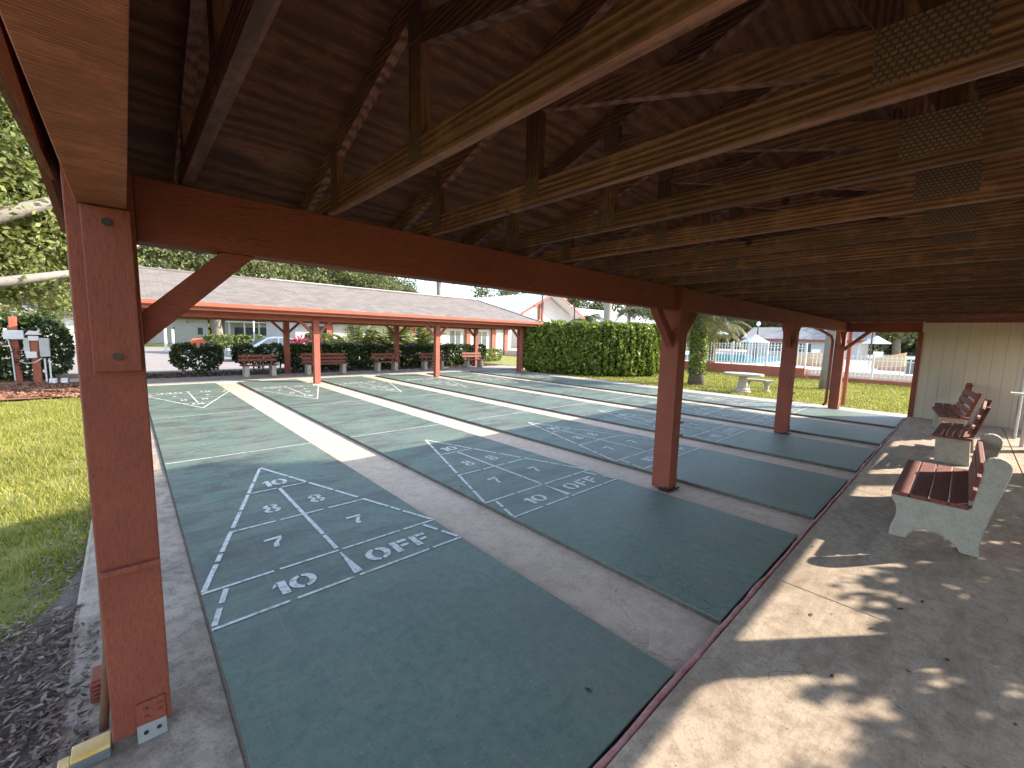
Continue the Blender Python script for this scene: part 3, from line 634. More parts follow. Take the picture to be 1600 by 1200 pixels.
# ================================================================== PLANTS
def hedge(name, label, poly, half, z0, z1, n, size, mat, cat='hedge', stems=None, jitter=.09, loose=0, group=None, core=0):
    """poly: list of (x, y) along the hedge; leaves fill a shell round a bushy core"""
    t = thing(name, label, cat, (*poly[0], 0), group)
    for _ in range(3):
        if len(poly) > 2:      # round the corners of the hedge line
            pp = [poly[0]]
            for a_, b_ in zip(poly[:-1], poly[1:]): pp += [(a_[0]*.75+b_[0]*.25, a_[1]*.75+b_[1]*.25), (a_[0]*.25+b_[0]*.75, a_[1]*.25+b_[1]*.75)]
            poly = pp+[poly[-1]]
    pl = np.array(poly); sl = np.linalg.norm(np.diff(pl, axis=0), axis=1); cum = np.concatenate([[0], np.cumsum(sl)]); T = cum[-1]
    def at(s_):
        i = np.clip(np.searchsorted(cum, s_, 'right')-1, 0, len(sl)-1); k = (s_-cum[i])/sl[i]
        p = pl[i]+(pl[i+1]-pl[i])*k[:, None]; d = (pl[i+1]-pl[i])/sl[i][:, None]; return p, d
    s_ = rng.uniform(-half*.8, T+half*.8, n); sc = np.clip(s_, 0, T); over = (s_-sc)/(half*.8+1e-6)
    p, d = at(sc); nrm = np.stack([d[:, 1], -d[:, 0]], 1)
    H_ = z1-z0; ps = 2*H_/(2*H_+2*half*1.6); side = rng.uniform(0, 1, n) < ps; uu = rng.uniform(-1, 1, n); sg_ = np.where(rng.uniform(0, 1, n) < .5, -1, 1)
    up_ = np.where(rng.uniform(0, 1, n) < .8, 1, -1); fl = (1-np.abs(uu)**5)**.2
    cx = np.where(side, sg_*fl, uu); cz = np.where(side, uu, up_*fl)
    depth = 1-np.abs(rng.normal(0, .10+loose, n)); wob = 1+jitter*np.sin(s_*5.1+2*cz)+jitter*.8*np.sin(s_*11.3+5*cz)+rng.normal(0, .02, n)
    rr = depth*wob*np.sqrt(np.clip(1-over**2, .05, 1))
    q = p+nrm*(cx*rr*half)[:, None]+d*(over*half*.75*depth)[:, None]
    z = (z0+z1)/2+cz*rr*(z1-z0)/2
    P = np.concatenate([q, z[:, None]], 1)
    quads('foliage', leafquads(P, size, .6, .55, (0, 0, 1), .5), mat, t)
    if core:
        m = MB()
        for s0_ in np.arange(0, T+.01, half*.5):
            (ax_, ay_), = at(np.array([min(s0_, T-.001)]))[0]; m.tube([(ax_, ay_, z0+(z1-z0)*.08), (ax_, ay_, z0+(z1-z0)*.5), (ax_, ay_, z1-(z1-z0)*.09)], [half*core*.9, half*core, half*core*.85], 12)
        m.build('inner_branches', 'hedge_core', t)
    if stems:
        m = MB()
        for k in range(stems):
            pp, _ = at(np.array([T*(k+.5)/stems+random.uniform(-.1, .1)])); x, y = pp[0]
            for b in range(3): m.tube([(x, y, -.05), (x+random.uniform(-.1, .1), y+random.uniform(-.08, .08), (z0+.25)), (x+random.uniform(-.3, .3), y+random.uniform(-.2, .2), z1-.15)], [.022, .016, .006], 5)
        m.build('stem', 'bark', t)
    return t
hedge('hedge', 'long low clipped hedge behind the far pavilion benches', [(5.2, 19.5), (9, 19.6), (16.0, 19.9)], .55, .08, 1.17, 30000, .058, 'leaf_dark', stems=22)
hedge('shrub', 'gappy leggy shrub at the left end of the long hedge', [(1.25, 19.35), (2.2, 19.4)], .50, .15, 1.15, 3800, .055, 'leaf_dark', 'shrub', 4, .18, .12, 'leggy shrubs before the road')
hedge('shrub', 'gappy leggy shrub between the hedge end and its left neighbour', [(3.2, 19.45), (4.7, 19.5)], .46, .30, 1.15, 3600, .055, 'leaf_dark', 'shrub', 6, .18, .12, 'leggy shrubs before the road')
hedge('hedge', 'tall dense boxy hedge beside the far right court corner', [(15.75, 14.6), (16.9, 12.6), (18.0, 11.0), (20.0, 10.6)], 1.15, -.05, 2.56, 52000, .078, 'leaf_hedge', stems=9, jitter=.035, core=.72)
hedge('hedge', 'dark rounded hedge behind the two red meter posts', [(-4.6, 20.3), (-2.2, 20.0)], .75, -.05, 2.05, 9000, .07, 'leaf_dark', stems=5)
hedge('shrub', 'sunlit low bushes beyond the right end of the long hedge', [(17.3, 22), (20.5, 23.5)], .5, -.05, .75, 3500, .06, 'leaf_bright', 'shrub')

def limb_tree(name, label, base, h, blobs, nleaf, size, mat, trunk_r=.3, limbs=6, extra=None, bark='bark', cat='tree', clus=140, spread=.55, group=None, limb_r=.35):
    t = thing(name, label, cat, base, group); bx_, by_, bz_ = base
    m = MB(); th = h*.38
    m.tube([(bx_, by_, bz_-.2), (bx_+.05, by_, bz_+th*.3), (bx_-.1, by_+.1, bz_+th*.7), (bx_, by_, bz_+th)], [trunk_r*1.3, trunk_r, trunk_r*.9, trunk_r*.8], 10)
    for k in range(limbs):
        b = blobs[k % len(blobs)]; e = Vector((b[0]+random.uniform(-.4, .4)*b[3], b[1]+random.uniform(-.4, .4)*b[4], b[2]+random.uniform(-.2, .5)*b[5])); s_ = Vector((bx_, by_, bz_+th*random.uniform(.6, 1)))
        mid = (s_+e)/2+Vector((random.uniform(-.5, .5), random.uniform(-.5, .5), random.uniform(.0, .7)))
        m.tube([s_, s_.lerp(mid, .5)+Vector((0, 0, .15)), mid, mid.lerp(e, .55), e], [trunk_r*.55, trunk_r*.45, trunk_r*limb_r, trunk_r*.2, .02], 7)
    for pts_, r0, r1 in (extra or []):
        m.tube(pts_, list(np.linspace(r0, r1, len(pts_))), 9)
    m.build('trunk', bark, t, smooth=True)
    vol = np.array([b[3]*b[4]*b[5] for b in blobs])**.7; vol /= vol.sum(); C = []
    for b, w in zip(blobs, vol):
        nc = max(4, int(clus*w)); d = rng.normal(size=(nc, 3)); d /= np.linalg.norm(d, axis=1)[:, None]; rr = rng.uniform(.35, 1.02, nc)[:, None]
        C.append(np.array(b[:3])+d*rr*np.array(b[3:6]))
    C = np.concatenate(C); per = nleaf//len(C); sp = spread*rng.uniform(.6, 1.3, len(C))
    P = (C[:, None, :]+rng.normal(size=(len(C), per, 3))*sp[:, None, None]*np.array([1, 1, .6])).reshape(-1, 3)
    quads('crown', leafquads(P, size, .4, .55), mat, t); return t
# the big live oak on the left, limbs reaching toward the courts
limb_tree('oak_tree', 'spreading live oak at far left with thick pale limbs', (-9.5, 22.5, 0), 11,
          [(-8, 22, 7, 4, 3.5, 2.6), (-4.2, 21, 6.6, 3, 3, 2.2), (-2.2, 23, 4.6, 2.6, 2.4, 1.5), (-4.5, 24, 9.5, 4, 3, 2.2), (.6, 24, 6.6, 2.6, 2.4, 1.4), (-3.6, 22, 3.4, 2.2, 1.6, .9), (-1.9, 22.5, 8.2, 2.4, 2, 2.2), (-3.2, 21.8, 5.6, 2.4, 1.8, 1.8)], 60000, .10, 'leaf_oak', .5, 10,
          [([(-9.5, 22.5, 3.2), (-6, 21, 4.2), (-3.2, 20, 5.0), (-1.4, 20.3, 6.1), (.8, 21.5, 6.9), (3.4, 23.5, 6.7)], .34, .07), ([(-9.5, 22.3, 2.2), (-5.5, 20.4, 2.7), (-3.0, 20, 3.1), (-1.4, 20.2, 3.6), (.5, 22, 5.2)], .27, .06)], 'pale_trunk', clus=440, spread=.45)
trees = [('broad oak crown behind the left half of the far pavilion roof', (6.5, 50, 0), 13, [(4, 49, 9, 5, 4, 3.4), (9, 50, 8.4, 5, 4, 3), (0, 52, 9.5, 4, 4, 3.2), (5, 52, 5.2, 4, 3, 1.5)], .42),
         ('hazy oak filling the gap right of the broad oak', (17, 54, 0), 12, [(14, 54, 8.2, 5, 4, 3), (19, 55, 8.8, 5, 4, 3.4), (23, 53, 7.4, 4, 4, 2.6)], .4),
         ('round oak above the white wing roof left of the sabal palm', (27, 60, 0), 12, [(26, 60, 9, 5.5, 4, 3.6), (31, 60, 7.8, 4, 4, 3), (28, 60, 6, 5, 4, 2.2)], .4),
         ('small distant oak right of the sabal palm', (37, 72, 0), 10, [(36, 72, 6.5, 4, 4, 2.2), (41, 74, 6.2, 4, 4, 2.4)], .35)]
for lb, b, h, bl, tr in trees: limb_tree('oak_tree', lb, b, h, bl, 22000, .17, 'leaf_far', tr, 7, clus=210, spread=.75, group='trees behind the far pavilion')
trees = [('tall dark oak seen between gable building and palm trunk', (62, 62, 0), 15, [(60, 60, 9, 6, 5, 4), (68, 58, 9, 6, 5, 3.6), (54, 64, 10, 5, 5, 4)]),
         ('oak beyond the white roof right of the tall hedge', (80, 54, 0), 15, [(78, 52, 8.5, 6, 6, 4), (84, 46, 8, 6, 6, 4), (74, 58, 9.5, 5, 5, 4)]),
         ('leafy tree over the left end of the pool building', (68, 31, 0), 12, [(66, 32, 6.2, 4, 6, 3.4), (68, 25, 5.6, 4, 5, 2.8)]),
         ('leafy tree over the right end of the pool building', (66, 16, 0), 10, [(66, 19, 5.4, 4, 4, 2.4), (66, 13, 5.2, 4, 4, 2.4)]),
         ('green tree behind the tan ramp wall beside the end wall', (58, 4, 0), 9, [(57, 6, 4.6, 4, 3, 2.2), (58, 1.5, 4.8, 4, 3, 2.4), (60, 9, 5, 4, 3, 2)])]
for lb, b, h, bl in trees: limb_tree('oak_tree', lb, b, h, bl, 13000, .20, 'leaf_far', .35, 7, clus=130, spread=.8, group='trees beyond the pool')
limb_tree('oak_tree', 'dark trunked oak across the road before the porch house', (6.5, 50.5, 0), 8, [(5.2, 50.5, 4.2, 2.6, 2, 1.2), (8.5, 50, 4.0, 2.2, 2, 1.0)], 3000, .16, 'leaf_far', .42, 4, clus=40, spread=.5)

def frond(Vs, base, az, length, rise, droop, n=26, wid=.42, lw=.022):
    d = Vector((math.cos(az), math.sin(az), 0)); sd_ = Vector((-d.y, d.x, 0)); pts_ = []
    for i in range(n+1):
        k = i/n; pts_.append(Vector(base)+d*(length*k*(1-.18*k*droop))+Vector((0, 0, length*(rise*k-droop*k*k))))
    for i in range(2, n):
        k = i/n; ax = (pts_[i+1]-pts_[i-1]).normalized(); w = wid*math.sin(math.pi*min(1, .15+k*.85))**.7*random.uniform(.8, 1.1)
        for sg in (-1, 1):
            tip = pts_[i]+(sd_*sg*.8+ax*.55+Vector((0, 0, -.35*random.uniform(.4, 1.5))))*w
            e = ax*lw
            Vs.append([pts_[i]-e, pts_[i]+e, tip+e*.2, tip-e*.2])
    return pts_
def palm(name, label, base, h, r, nf, length, mat, trunk='pale_trunk', rise=(.1, .9), droop=(.5, 1.1), wid=.42, cat='palm', lw=.022, lean=(0, 0), group=None, bulge=1.15):
    t = thing(name, label, cat, base, group); b = Vector(base); top = b+Vector((lean[0], lean[1], h))
    pr = [b+Vector((0, 0, -.15))]+[b.lerp(top, k/6)+Vector((.03*math.sin(k*2), 0, 0)) for k in range(1, 7)]
    m = MB().tube(pr, [r*1.35, r*bulge, r, r*.97, r, r*1.02, r*.8], 12)
    Vs = []
    for k in range(nf):
        az = k*2.39996+random.uniform(-.2, .2); q = frond(Vs, top, az, length*random.uniform(.8, 1.1), random.uniform(*rise), random.uniform(*droop), wid=wid, lw=lw); m.tube(q[::4], [.02, .018, .015, .012, .009, .006, .004][:len(q[::4])], 4, False)
    m.build('trunk', trunk, t, smooth=True); quads('crown', np.array([[tuple(p) for p in q] for q in Vs]), mat, t); return t
sp_ = palm('sabal_palm', 'shaggy trunked palm with ferny boots beside the tall hedge', (17.65, 6.85, -.1), 3.0, .27, 34, 2.0, 'leaf_palm', 'palm_boots', (.0, 1.0), (.5, 1.2), .5)
P = rng.normal(size=(2600, 3)); P /= np.linalg.norm(P, axis=1)[:, None]; P = P*np.array([.33, .33, 0]); P[:, 2] = rng.uniform(.5, 2.9, 2600); P += np.array([17.65, 6.85, -.1])
quads('boot_ferns', leafquads(P, .085, .6, .4, (0, 0, 1), .4), 'leaf_hedge', sp_)
palm('date_palm', 'yellow green palm hanging over the white pool fence', (27.4, 10.2, .4), 2.1, .2, 26, 2.6, 'leaf_palm', 'palm_boots', (.2, 1.0), (.7, 1.3), .6, lw=.03)
palm('palm_tree', 'smooth grey palm trunk rising beside the last near post', (21.2, 2.95, -.1), 6.5, .19, 22, 2.4, 'leaf_palm_green', wid=.5, lw=.03)
palm('palm_tree', 'tall palm with yellowing crown above the white wing roof', (23.4, 36, 0), 8.2, .26, 30, 2.4, 'leaf_palm', wid=.6, lw=.04)
palm('palm_tree', 'thick pale palm trunk rising behind the tall hedge', (50, 34, 0), 9.0, .55, 24, 3.0, 'leaf_palm_green', wid=.7, lw=.05)
palm('palm_tree', 'feathery palm right of the gable building above the hedge', (44, 33, 0), 4.3, .25, 30, 3.2, 'leaf_palm_green', wid=.8, lw=.06)
palm('palm_tree', 'small bright palm fronds near the second post brace', (62, 38, 0), 6.5, .3, 24, 3.0, 'leaf_palm', wid=.8, lw=.07)
for k, (x, y, h, lb) in enumerate(((10.0, 24.2, .5, 'bushy areca palm clump left of its two neighbours'), (12.4, 24.6, .8, 'areca palm clump in the middle of three'), (14.3, 24.4, .6, 'areca palm clump right of its two neighbours'))):
    palm('areca_palm', lb+' before the white clubhouse', (x, y, -.05), h, .12, 44, 2.1, 'leaf_areca', 'pale_trunk', (.6, 1.7), (.5, 1.1), .5, lw=.05, group='areca palms before the clubhouse')
def spiky(label, base, n, h, mat):
    t = thing('cordyline', label, 'shrub', base); Vs = []; m = MB()
    for s_ in range(7):
        b = Vector(base)+Vector((random.uniform(-.6, .6), random.uniform(-.3, .3), 0)); tp = b+Vector((0, 0, h*random.uniform(.5, .8))); m.tube([b, tp], .03, 5)
        for k in range(n):
            a = random.uniform(0, 6.28); e = random.uniform(-.3, 1.2); d = Vector((math.cos(a)*math.cos(e), math.sin(a)*math.cos(e), math.sin(e))); sd_ = d.orthogonal().normalized()*.05; b0 = b.lerp(tp, random.uniform(.55, 1))
            Vs.append([b0-sd_*.4, b0+d*.25-sd_, b0+d*.55+Vector((0, 0, -.08)), b0+d*.25+sd_])
    m.build('stem', 'bark', t); quads('leaves', np.array([[tuple(p) for p in q] for q in Vs]), mat, t)
spiky('magenta leaved cordyline clump by the car behind the hedge', (7.1, 24, -.05), 46, 1.7, 'leaf_magenta')

# ================================================================== RIGHT LAWN: table, bench, red pole, fence
t = thing('concrete_table', 'white cast stone table on a baluster pedestal on the lawn', 'table', (16.6, 4.65, -.1))
MB().lathe([(.30, 0), (.30, .07), (.25, .09), (.24, .14), (.17, .20), (.19, .32), (.145, .45), (.13, .56), (.22, .66)], (16.6, 4.65, -.1), 18).build('pedestal', 'bench_concrete', t, smooth=False)
MB().prism([(16.6+.66*math.cos(a)*.8, 4.65+.68*math.sin(a)) for a in [k*math.pi/14 for k in range(28)]], 'z', .565, .645).build('table_top', 'bench_concrete', t, bevel=.015)
t = thing('stone_bench', 'curved white stone bench just behind the stone table', 'bench', (17.6, 4.5, -.1))
arc = [(17.0+.95*math.cos(a), 4.5+.95*math.sin(a)) for a in np.linspace(-.65, .65, 10)]+[(17.0+.62*math.cos(a), 4.5+.62*math.sin(a)) for a in np.linspace(.65, -.65, 10)]
MB().prism(arc, 'z', .29, .37).build('seat', 'bench_concrete', t, bevel=.012)
for a in (-.45, .45): MB().lathe([(.14, 0), (.14, .05), (.09, .1), (.085, .25), (.14, .39)], (17.0+.78*math.cos(a), 4.5+.78*math.sin(a), -.1), 12).build('leg', 'bench_concrete', t)
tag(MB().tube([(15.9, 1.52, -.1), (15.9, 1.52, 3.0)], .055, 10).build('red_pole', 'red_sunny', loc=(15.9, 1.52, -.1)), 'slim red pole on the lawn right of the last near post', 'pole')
def fence(label, x, y0, y1, z0, z1, wall_label, wz):
    tag(MB().box(x-.12, x+.12, y0, y1, -.3, wz).build('retaining_wall', 'retaining_red', loc=(x, (y0+y1)/2, 0), bevel=.01), wall_label, 'wall', 'red base walls of the pool fence')
    t = thing('picket_fence', label, 'fence', (x, (y0+y1)/2, z0), 'white pool fences')
    m = MB(); yy = y0+.06
    while yy < y1: m.box(x-.016, x+.016, yy, yy+.036, z0+.06, z1+.02); yy += .165
    m.box(x-.018, x+.018, y0, y1, z0+.12, z0+.16); m.box(x-.018, x+.018, y0, y1, z1-.10, z1-.06); m.box(x-.018, x+.018, y0, y1, z1-.24, z1-.20)
    m.build('picket_panel', 'white_paint', t)
    yy = y0+.05
    while yy < y1: MB().box(x-.045, x+.045, yy-.045, yy+.045, z0, z1+.08).build('post', 'white_paint', t, bevel=.01); yy += 1.85
fence('white picket fence along the pool on the taller red wall', 26.6, 4.9, 19, .47, 1.74, 'taller red base wall under the pool fence', .47)
fence('lower white picket fence in front of the salmon ramps', 26.6, -9, 4.75, .12, 1.28, 'lower red base wall before the salmon ramps', .12)
tag(MB().box(29, 46, 8.4, 17.5, .422, .445).build('swimming_pool', 'water', loc=(38, 13, .43)), 'turquoise swimming pool behind the white fence', 'pool')
# ramps
def slopewall(name, label, x, ya, za, yb, zb, th, mat):
    tag(MB().prism([(ya, -.2), (yb, -.2), (yb, zb), (ya, za)], 'x', x, x+th).build(name, mat, loc=(x, (ya+yb)/2, 0), bevel=.02), label, 'wall', 'ramp walls by the pool deck')
slopewall('ramp_wall', 'tan sloping ramp wall left of the last near post', 33, 7.6, .95, 5.2, 1.3, .2, 'tan_wall')
slopewall('ramp_wall', 'salmon lower ramp wall in front of the tan wall', 30.5, 8, .35, 4.4, .75, .2, 'salmon')
slopewall('ramp_wall', 'tan sloping ramp wall nearest the beige end wall', 33.4, 3.0, 1.0, 1.5, 1.42, .2, 'tan_wall')
slopewall('ramp_wall', 'salmon wall at the right behind the lower fence', 30.8, 2.4, .62, -.8, .9, .25, 'salmon')
def umbrella(label, loc, r, h):
    t = thing('patio_umbrella', label, 'umbrella', loc, 'white umbrellas by the pool'); x, y, z = loc
    MB().tube([(x, y, z), (x, y, z+h)], .035, 8).build('pole', 'dark_metal', t)
    MB().lathe([(.02, h), (r*.5, h-.28), (r, h-.55), (r*.98, h-.60), (r*.5, h-.33), (.02, h-.06)], loc, 8).build('canopy', 'canvas', t)
umbrella('flat white umbrella by the pool left of the third near post', (34, 9.8, .42), 1.0, 1.95)
umbrella('white umbrella by the pool next to the shaggy palm', (38, 14.6, .42), 1.5, 2.6)
umbrella('white umbrella on the upper deck near the beige wall', (41, 3.75, .42), .85, 2.1)
for k, (x, y, lb) in enumerate(((36, 5.2, 'nearest the lamp post'), (36.5, 6.6, 'left of the others by the tan wall'), (35.4, 3.0, 'nearest the beige end wall'))):
    t = thing('deck_chair', 'white deck chair on the upper deck '+lb, 'chair', (x, y, .42), 'white deck chairs')
    MB().box(x-.3, x+.3, y-.25, y+.25, .80, .84).build('seat', 'white_paint', t); m = MB(); m.bar((x+.3, y, .84), (x+.45, y, 1.4), .5, .04, (1, 0, 0)); m.build('backrest', 'white_paint', t)
    for dx_ in (-.26, .26):
        for dy_ in (-.22, .22): MB().tube([(x+dx_, y+dy_, .42), (x+dx_, y+dy_, .80)], .02, 6).build('leg', 'white_paint', t)
for x, y, h, lb in ((38, 10.9, 2.7, 'black lamp post before the pool building'), (38, 3.66, 2.4, 'black lamp post beside the upper deck umbrella')):
    t = thing('lamp_post', lb, 'lamp post', (x, y, .42), 'black lamp posts by the pool')
    MB().tube([(x, y, .42), (x, y, .42+h)], .045, 8).build('pole', 'dark_metal', t); MB().lathe([(.05, 0), (.15, .12), (.13, .3), (.03, .38)], (x, y, .42+h), 10).build('lantern', 'white_paint', t)
tag(MB().tube([(25.6, 5.55, -.1), (25.6, 5.35, 3.6)], .05, 8).build('wooden_pole', 'pale_trunk', loc=(25.6, 5.5, -.1)), 'leaning pale wooden pole in front of the pool fence', 'pole')
t = thing('rubbish_bin', 'grey bin on the deck behind the lower fence', 'bin', (28.6, .9, .42))
MB().lathe([(.2, 0), (.22, .62)], (28.6, .9, .42), 12).build('body', 'grey_plastic', t); MB().lathe([(.24, 0), (.24, .05), (.1, .12)], (28.6, .9, 1.04), 12).build('lid', 'dark_metal', t)

# ================================================================== BUILDINGS
def window(par, x0, x1, z0, z1, y, dirx=False):
    """glass with a white frame set just proud of a wall facing -Y (or -X)"""
    f = (lambda a, b, c0, c1, d0, d1: MB().box(a, b, y-d1, y-d0, c0, c1)) if not dirx else (lambda a, b, c0, c1, d0, d1: MB().box(y-d1, y-d0, a, b, c0, c1))
    p = f(x0, x1, z0, z1, .01, .03).build('window', 'white_paint', par)
    mid = (x0+x1)/2; w = .05
    for a, b in ((x0+w, mid-w/2), (mid+w/2, x1-w)): f(a, b, z0+w, z1-w, .031, .036).build('pane', 'dark_glass', p)
CH = thing('clubhouse', 'long white clubhouse wing with red pilasters behind the areca palms', 'building', (18, 33, 0))
MB().box(8.2, 28, 30, 38, -.1, 2.62).build('wall', 'white_wall', CH)
MB().prism([(29.2, 2.55), (38.8, 2.55), (38.8, 2.65), (34, 5.5), (29.2, 2.65)], 'x', 7.7, 28.2).build('roof', 'white_metal_roof', CH)
MB().box(7.7, 28.2, 29.17, 29.2, 2.45, 2.68).build('fascia', 'white_paint', CH)
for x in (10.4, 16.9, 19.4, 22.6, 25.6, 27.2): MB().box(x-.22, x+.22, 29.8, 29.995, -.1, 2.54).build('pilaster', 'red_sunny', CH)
for x in (9.0, 11.6, 14.4, 17.7, 20.6, 23.6): window(CH, x, x+1.3, .6, 2.2, 30)
MB().box(26.0, 26.95, 29.95, 29.99, -.05, 2.1).build('door', 'white_paint', CH)
for x in (11.5, 21.6): MB().tube([(x, 29.1, 2.5), (x, 29.1, -.05)], .04, 6).build('downspout', 'dark_metal', CH)
GB = thing('gable_building', 'tall white gable fronted building with grey metal roof and red trim', 'building', (36.3, 40, 0))
MB().prism([(31.9, -.1), (40.7, -.1), (40.7, 4.55), (36.3, 6.75), (31.9, 4.55)], 'y', 33.2, 48).build('wall', 'white_wall', GB)
for a, b in (((30.8, 4.12), (36.3, 6.88)), ((41.8, 4.12), (36.3, 6.88))):
    MB().prism([a, b, (b[0], b[1]+.12), (a[0], a[1]+.12)], 'y', 31.6, 49).build('roof', 'white_metal_roof', GB)
    MB().prism([(a[0], a[1]-.12), (b[0], b[1]-.12), (b[0], b[1]+.15), (a[0], a[1]+.15)], 'y', 31.54, 31.6).build('rake_trim', 'red_trim', GB)
for x in (32.1, 35.4): MB().box(x-.3, x+.3, 32.95, 33.198, -.1, 4.5 if x < 33 else 6.3).build('pilaster', 'red_trim', GB)
m = MB()
for k in range(20): m.box(30.78, 36.3, 32+.85*k, 32.03+.85*k, 0, .05)
m.v = [(x, y, z+4.24+(x-30.8)*.502) for x, y, z in m.v]; m.build('roof_seam', 'white_metal_roof', GB)
t = thing('pole_lamp', 'bent black pole lamp in front of the gable building', 'lamp post', (39, 31, 0)); MB().tube([(39, 31, 0), (39, 31, 5.3), (38.7, 31, 5.6), (38.4, 31, 5.55)], .08, 8).build('pole', 'dark_metal', t); MB().lathe([(.2, 0), (.08, .16)], (38.3, 31, 5.42), 8).build('lamp_head', 'white_paint', t)
tag(MB().tube([(33.4, 31, 0), (33.4, 31, 9)], .07, 8).build('black_pole', 'dark_metal', loc=(33.4, 31, 0)), 'thin dark pole at the left end of the gable front', 'pole')
WB = thing('white_roof_building', 'low building with a wide white roof showing above the tall hedge', 'building', (64, 44, 0))
MB().box(54, 78, 41, 50, -.1, 4.6).build('wall', 'white_wall', WB); MB().prism([(40.2, 4.5), (50.8, 4.5), (45.5, 6.9)], 'x', 53, 79).build('roof', 'white_metal_roof', WB)
PB = thing('pool_building', 'white pool building with grey shingle roof and red fascia', 'building', (52, 11, .42))
MB().box(50, 56, 6, 15.5, .40, 2.2).build('wall', 'white_wall', PB)
MB().prism([(49.4, 2.12), (56.6, 2.12), (56.6, 2.2), (53, 3.5), (49.4, 2.2)], 'y', 5.4, 16).build('roof', 'grey_shingles', PB)
MB().box(49.36, 49.4, 5.4, 16, 1.98, 2.22).build('fascia', 'red_trim', PB)
for y in (7.2, 9.6, 12.2): window(PB, y, y+1.2, .9, 1.85, 50, True)
def house(name, label, x0, x1, y0, y1, h, rz, garage, porch):
    t = thing(name, label, 'house', ((x0+x1)/2, (y0+y1)/2, 0))
    MB().box(x0, x1, y0, y1, -.1, h).build('wall', 'white_wall', t)
    ym = (y0+y1)/2; MB().prism([(y0-.6, h-.02), (y1+.6, h-.02), (ym, rz)], 'x', x0-.5, x1+.5).build('roof', 'grey_shingles', t)
    if garage: MB().box(garage[0], garage[1], y0-.05, y0-.01, 0, 2.1).build('garage_door', 'box_grey', t)
    else: MB().box(x0+1, x0+1.9, y0-.05, y0-.01, 0, 2.0).build('door', 'dark_glass', t)
    for k in range(2): window(t, x1-1.7-1.8*k, x1-.5-1.8*k, .9, 1.9, y0)
    if porch:
        MB().box(x0, x1, y0-2.4, y0-.6, h-.3, h-.15).build('porch_roof', 'white_paint', t)
        for k in range(6): x = x0+.1+(x1-x0-.2)*k/5; MB().box(x-.07, x+.07, y0-2.3, y0-2.16, -.05, h-.3).build('porch_column', 'white_paint', t)
        MB().box(x0+1.2, x1-1, y0-.5, y0-.46, .6, 2.0).build('porch_screen', 'dark_glass', t)
house('house', 'white house with garage across the road, left of the porch house', 1.2, 7.4, 64, 72, 2.9, 5, (4.1, 6.3), False)
house('house', 'white house with a columned screened porch across the road', 9.2, 17.5, 64, 72, 2.9, 5, None, True)
house('house', 'pale house across the road glimpsed left of the first post', -9, -1.6, 52, 58, 2.7, 4.6, (-5, -2.8), False)
# roadside bits
for x, y, h, lb in ((1.9, 40, 1.7, 'left of the pair'), (2.35, 40, 1.65, 'right of the pair')):
    tag(MB().tube([(x, y, -.05), (x, y, h)], .09, 8).build('white_post', 'white_paint', loc=(x, y, 0)), 'stout white roadside post, '+lb+' near the hedge end', 'post', 'white roadside posts')
for x, y, h, lb in ((7.7, 40, 2.9, 'left of its neighbour'), (8.7, 40, 2.9, 'right of its neighbour')):
    tag(MB().tube([(x, y, -.05), (x, y, h)], .06, 8).build('white_post', 'white_paint', loc=(x, y, 0)), 'thin tall white pole above the parked car, '+lb, 'pole', 'thin white poles above the car')
t = thing('utility_box', 'low orange utility box on the far lawn verge', 'box', (3.9, 40.5, 0))
MB().prism([(3.4, -.05), (4.4, -.05), (4.4, .75), (4.2, .98), (3.6, .98), (3.4, .75)], 'y', 40.2, 40.8).build('body', 'orange', t); m = MB(); m.box(3.55, 3.75, 40.15, 40.199, .1, .6); m.box(4.0, 4.2, 40.15, 40.199, .1, .6); m.build('vent', 'dark_metal', t)
hedge('shrub', 'green verge bushes across the road under the porch house', [(5, 42), (9, 43)], .8, -.05, 1.2, 3500, .10, 'leaf_bright', 'shrub')
hedge('shrub', 'rounded bush right of the parked car by the white clubhouse', [(8.7, 27.8), (9.4, 28)], .7, -.05, 1.6, 2200, .09, 'leaf_bright', 'shrub')
# car
CAR = thing('parked_car', 'silver blue sedan parked behind the clipped hedge', 'car', (6.15, 27.6, -.05))
def C(px, z): return (3.85+px, z-.05)
body = [C(0, .35), C(.05, .62), C(.25, .78), C(1.3, .90), C(3.6, .98), C(4.35, .94), C(4.6, .80), C(4.62, .40), C(4.5, .25), C(.1, .25)]
MB().prism(body, 'y', 26.75, 28.45).build('body', 'car_paint', CAR, bevel=.06)
cab = [(1.15, .88), (1.95, 1.38), (2.3, 1.45), (3.0, 1.44), (3.45, 1.34), (4.15, .96)]
m = MB(); n_ = len(cab)
vs = [(3.85+x, 26.80+max(0, z-.9)*.32, z-.05) for x, z in cab]+[(3.85+x, 28.40-max(0, z-.9)*.32, z-.05) for x, z in cab]
m.add(vs, [tuple(range(n_)), tuple(range(2*n_-1, n_-1, -1))]+[(i, i+n_, (i+1) % n_+n_, (i+1) % n_) for i in range(n_)]); m.build('roof', 'car_paint', CAR)
for poly in ([(1.55, .98), (2.0, 1.31), (2.52, 1.37), (2.52, .99)], [(2.60, .99), (2.60, 1.37), (3.0, 1.36), (3.25, 1.0)], [(3.33, 1.0), (3.08, 1.35), (3.4, 1.27), (3.75, 1.03)]):
    MB().add([(3.85+x, 26.785+max(0, z-.9)*.32, z-.05) for x, z in poly], [tuple(range(len(poly)))]).build('window', 'dark_glass', CAR)
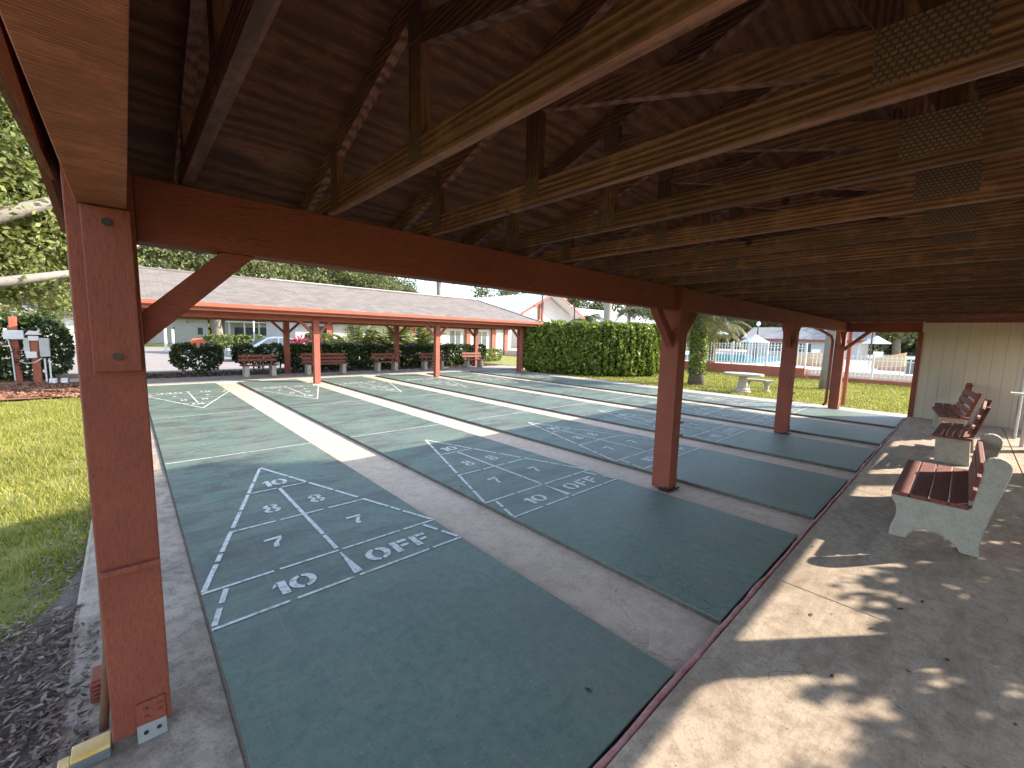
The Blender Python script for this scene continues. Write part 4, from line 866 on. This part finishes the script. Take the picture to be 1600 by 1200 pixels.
for x in (.85, 3.75):
    for y in (26.78, 28.42):
        w = MB().tube([(3.85+x, y-.1, .27), (3.85+x, y+.1, .27)], .32, 20).build('tyre', 'tyre', CAR); MB().tube([(3.85+x, y-.105, .27), (3.85+x, y-.101, .27)], .19, 14).build('rim', 'galvanised', w)
MB().box(3.87, 3.93, 26.9, 27.25, .58, .70).build('headlight', 'white_paint', CAR); MB().box(8.44, 8.475, 26.9, 27.25, .66, .80).build('tail_light', 'retaining_red', CAR)

# ================================================================== BEHIND THE CAMERA: planting that shades the walkway
hedge('shrub', 'tall loose shrub row behind the walkway, outside the view', [(2.4, -3.75), (6.5, -3.7), (10.8, -3.75)], .55, 0, 2.5, 15000, .075, 'leaf_hedge', 'shrub', 12, .12, .07)
palm('palm_tree', 'tall palm behind the pavilion, outside the view, shading the left lawn', (15.6, -6.9, -.1), 10.9, .18, 20, 1.7, 'leaf_palm_green', wid=.5, lw=.04)
# far-off woods closing the horizon
def woods(label, segs_, hgt, dep, n, size):
    P = []
    for (x0, y0), (x1, y1) in segs_:
        k = rng.uniform(0, 1, n); hh = hgt*(.72+.16*np.sin(k*37+x0)+.12*np.sin(k*91+y0)); z = hh*rng.uniform(.02, 1, n)**.75
        P.append(np.stack([x0+(x1-x0)*k, y0+(y1-y0)*k, z], 1)+rng.normal(size=(n, 3))*np.array([dep, dep, .5]))
    tag(quads('woods', leafquads(np.concatenate(P), size, .5, .6), 'leaf_far'), label, 'woods', kind='stuff')
woods('leafy woods beyond the pool buildings', [((88, -30), (92, 20)), ((92, 20), (96, 60))], 10.5, 3.0, 15000, .50)
woods('leafy woods behind the houses across the road', [((-60, 84), (0, 88)), ((0, 88), (60, 96))], 10, 3.0, 15000, .45)
limb_tree('oak_tree', 'leafy oak before the pale house left of the first post', (-6.2, 40, 0), 8, [(-5.5, 39, 4.6, 3, 2, 2.2), (-3.4, 41, 4.2, 2.2, 2, 2.0), (-8, 40, 5, 3, 2, 2.4)], 9000, .15, 'leaf_oak', .3, 6, clus=110, spread=.5)
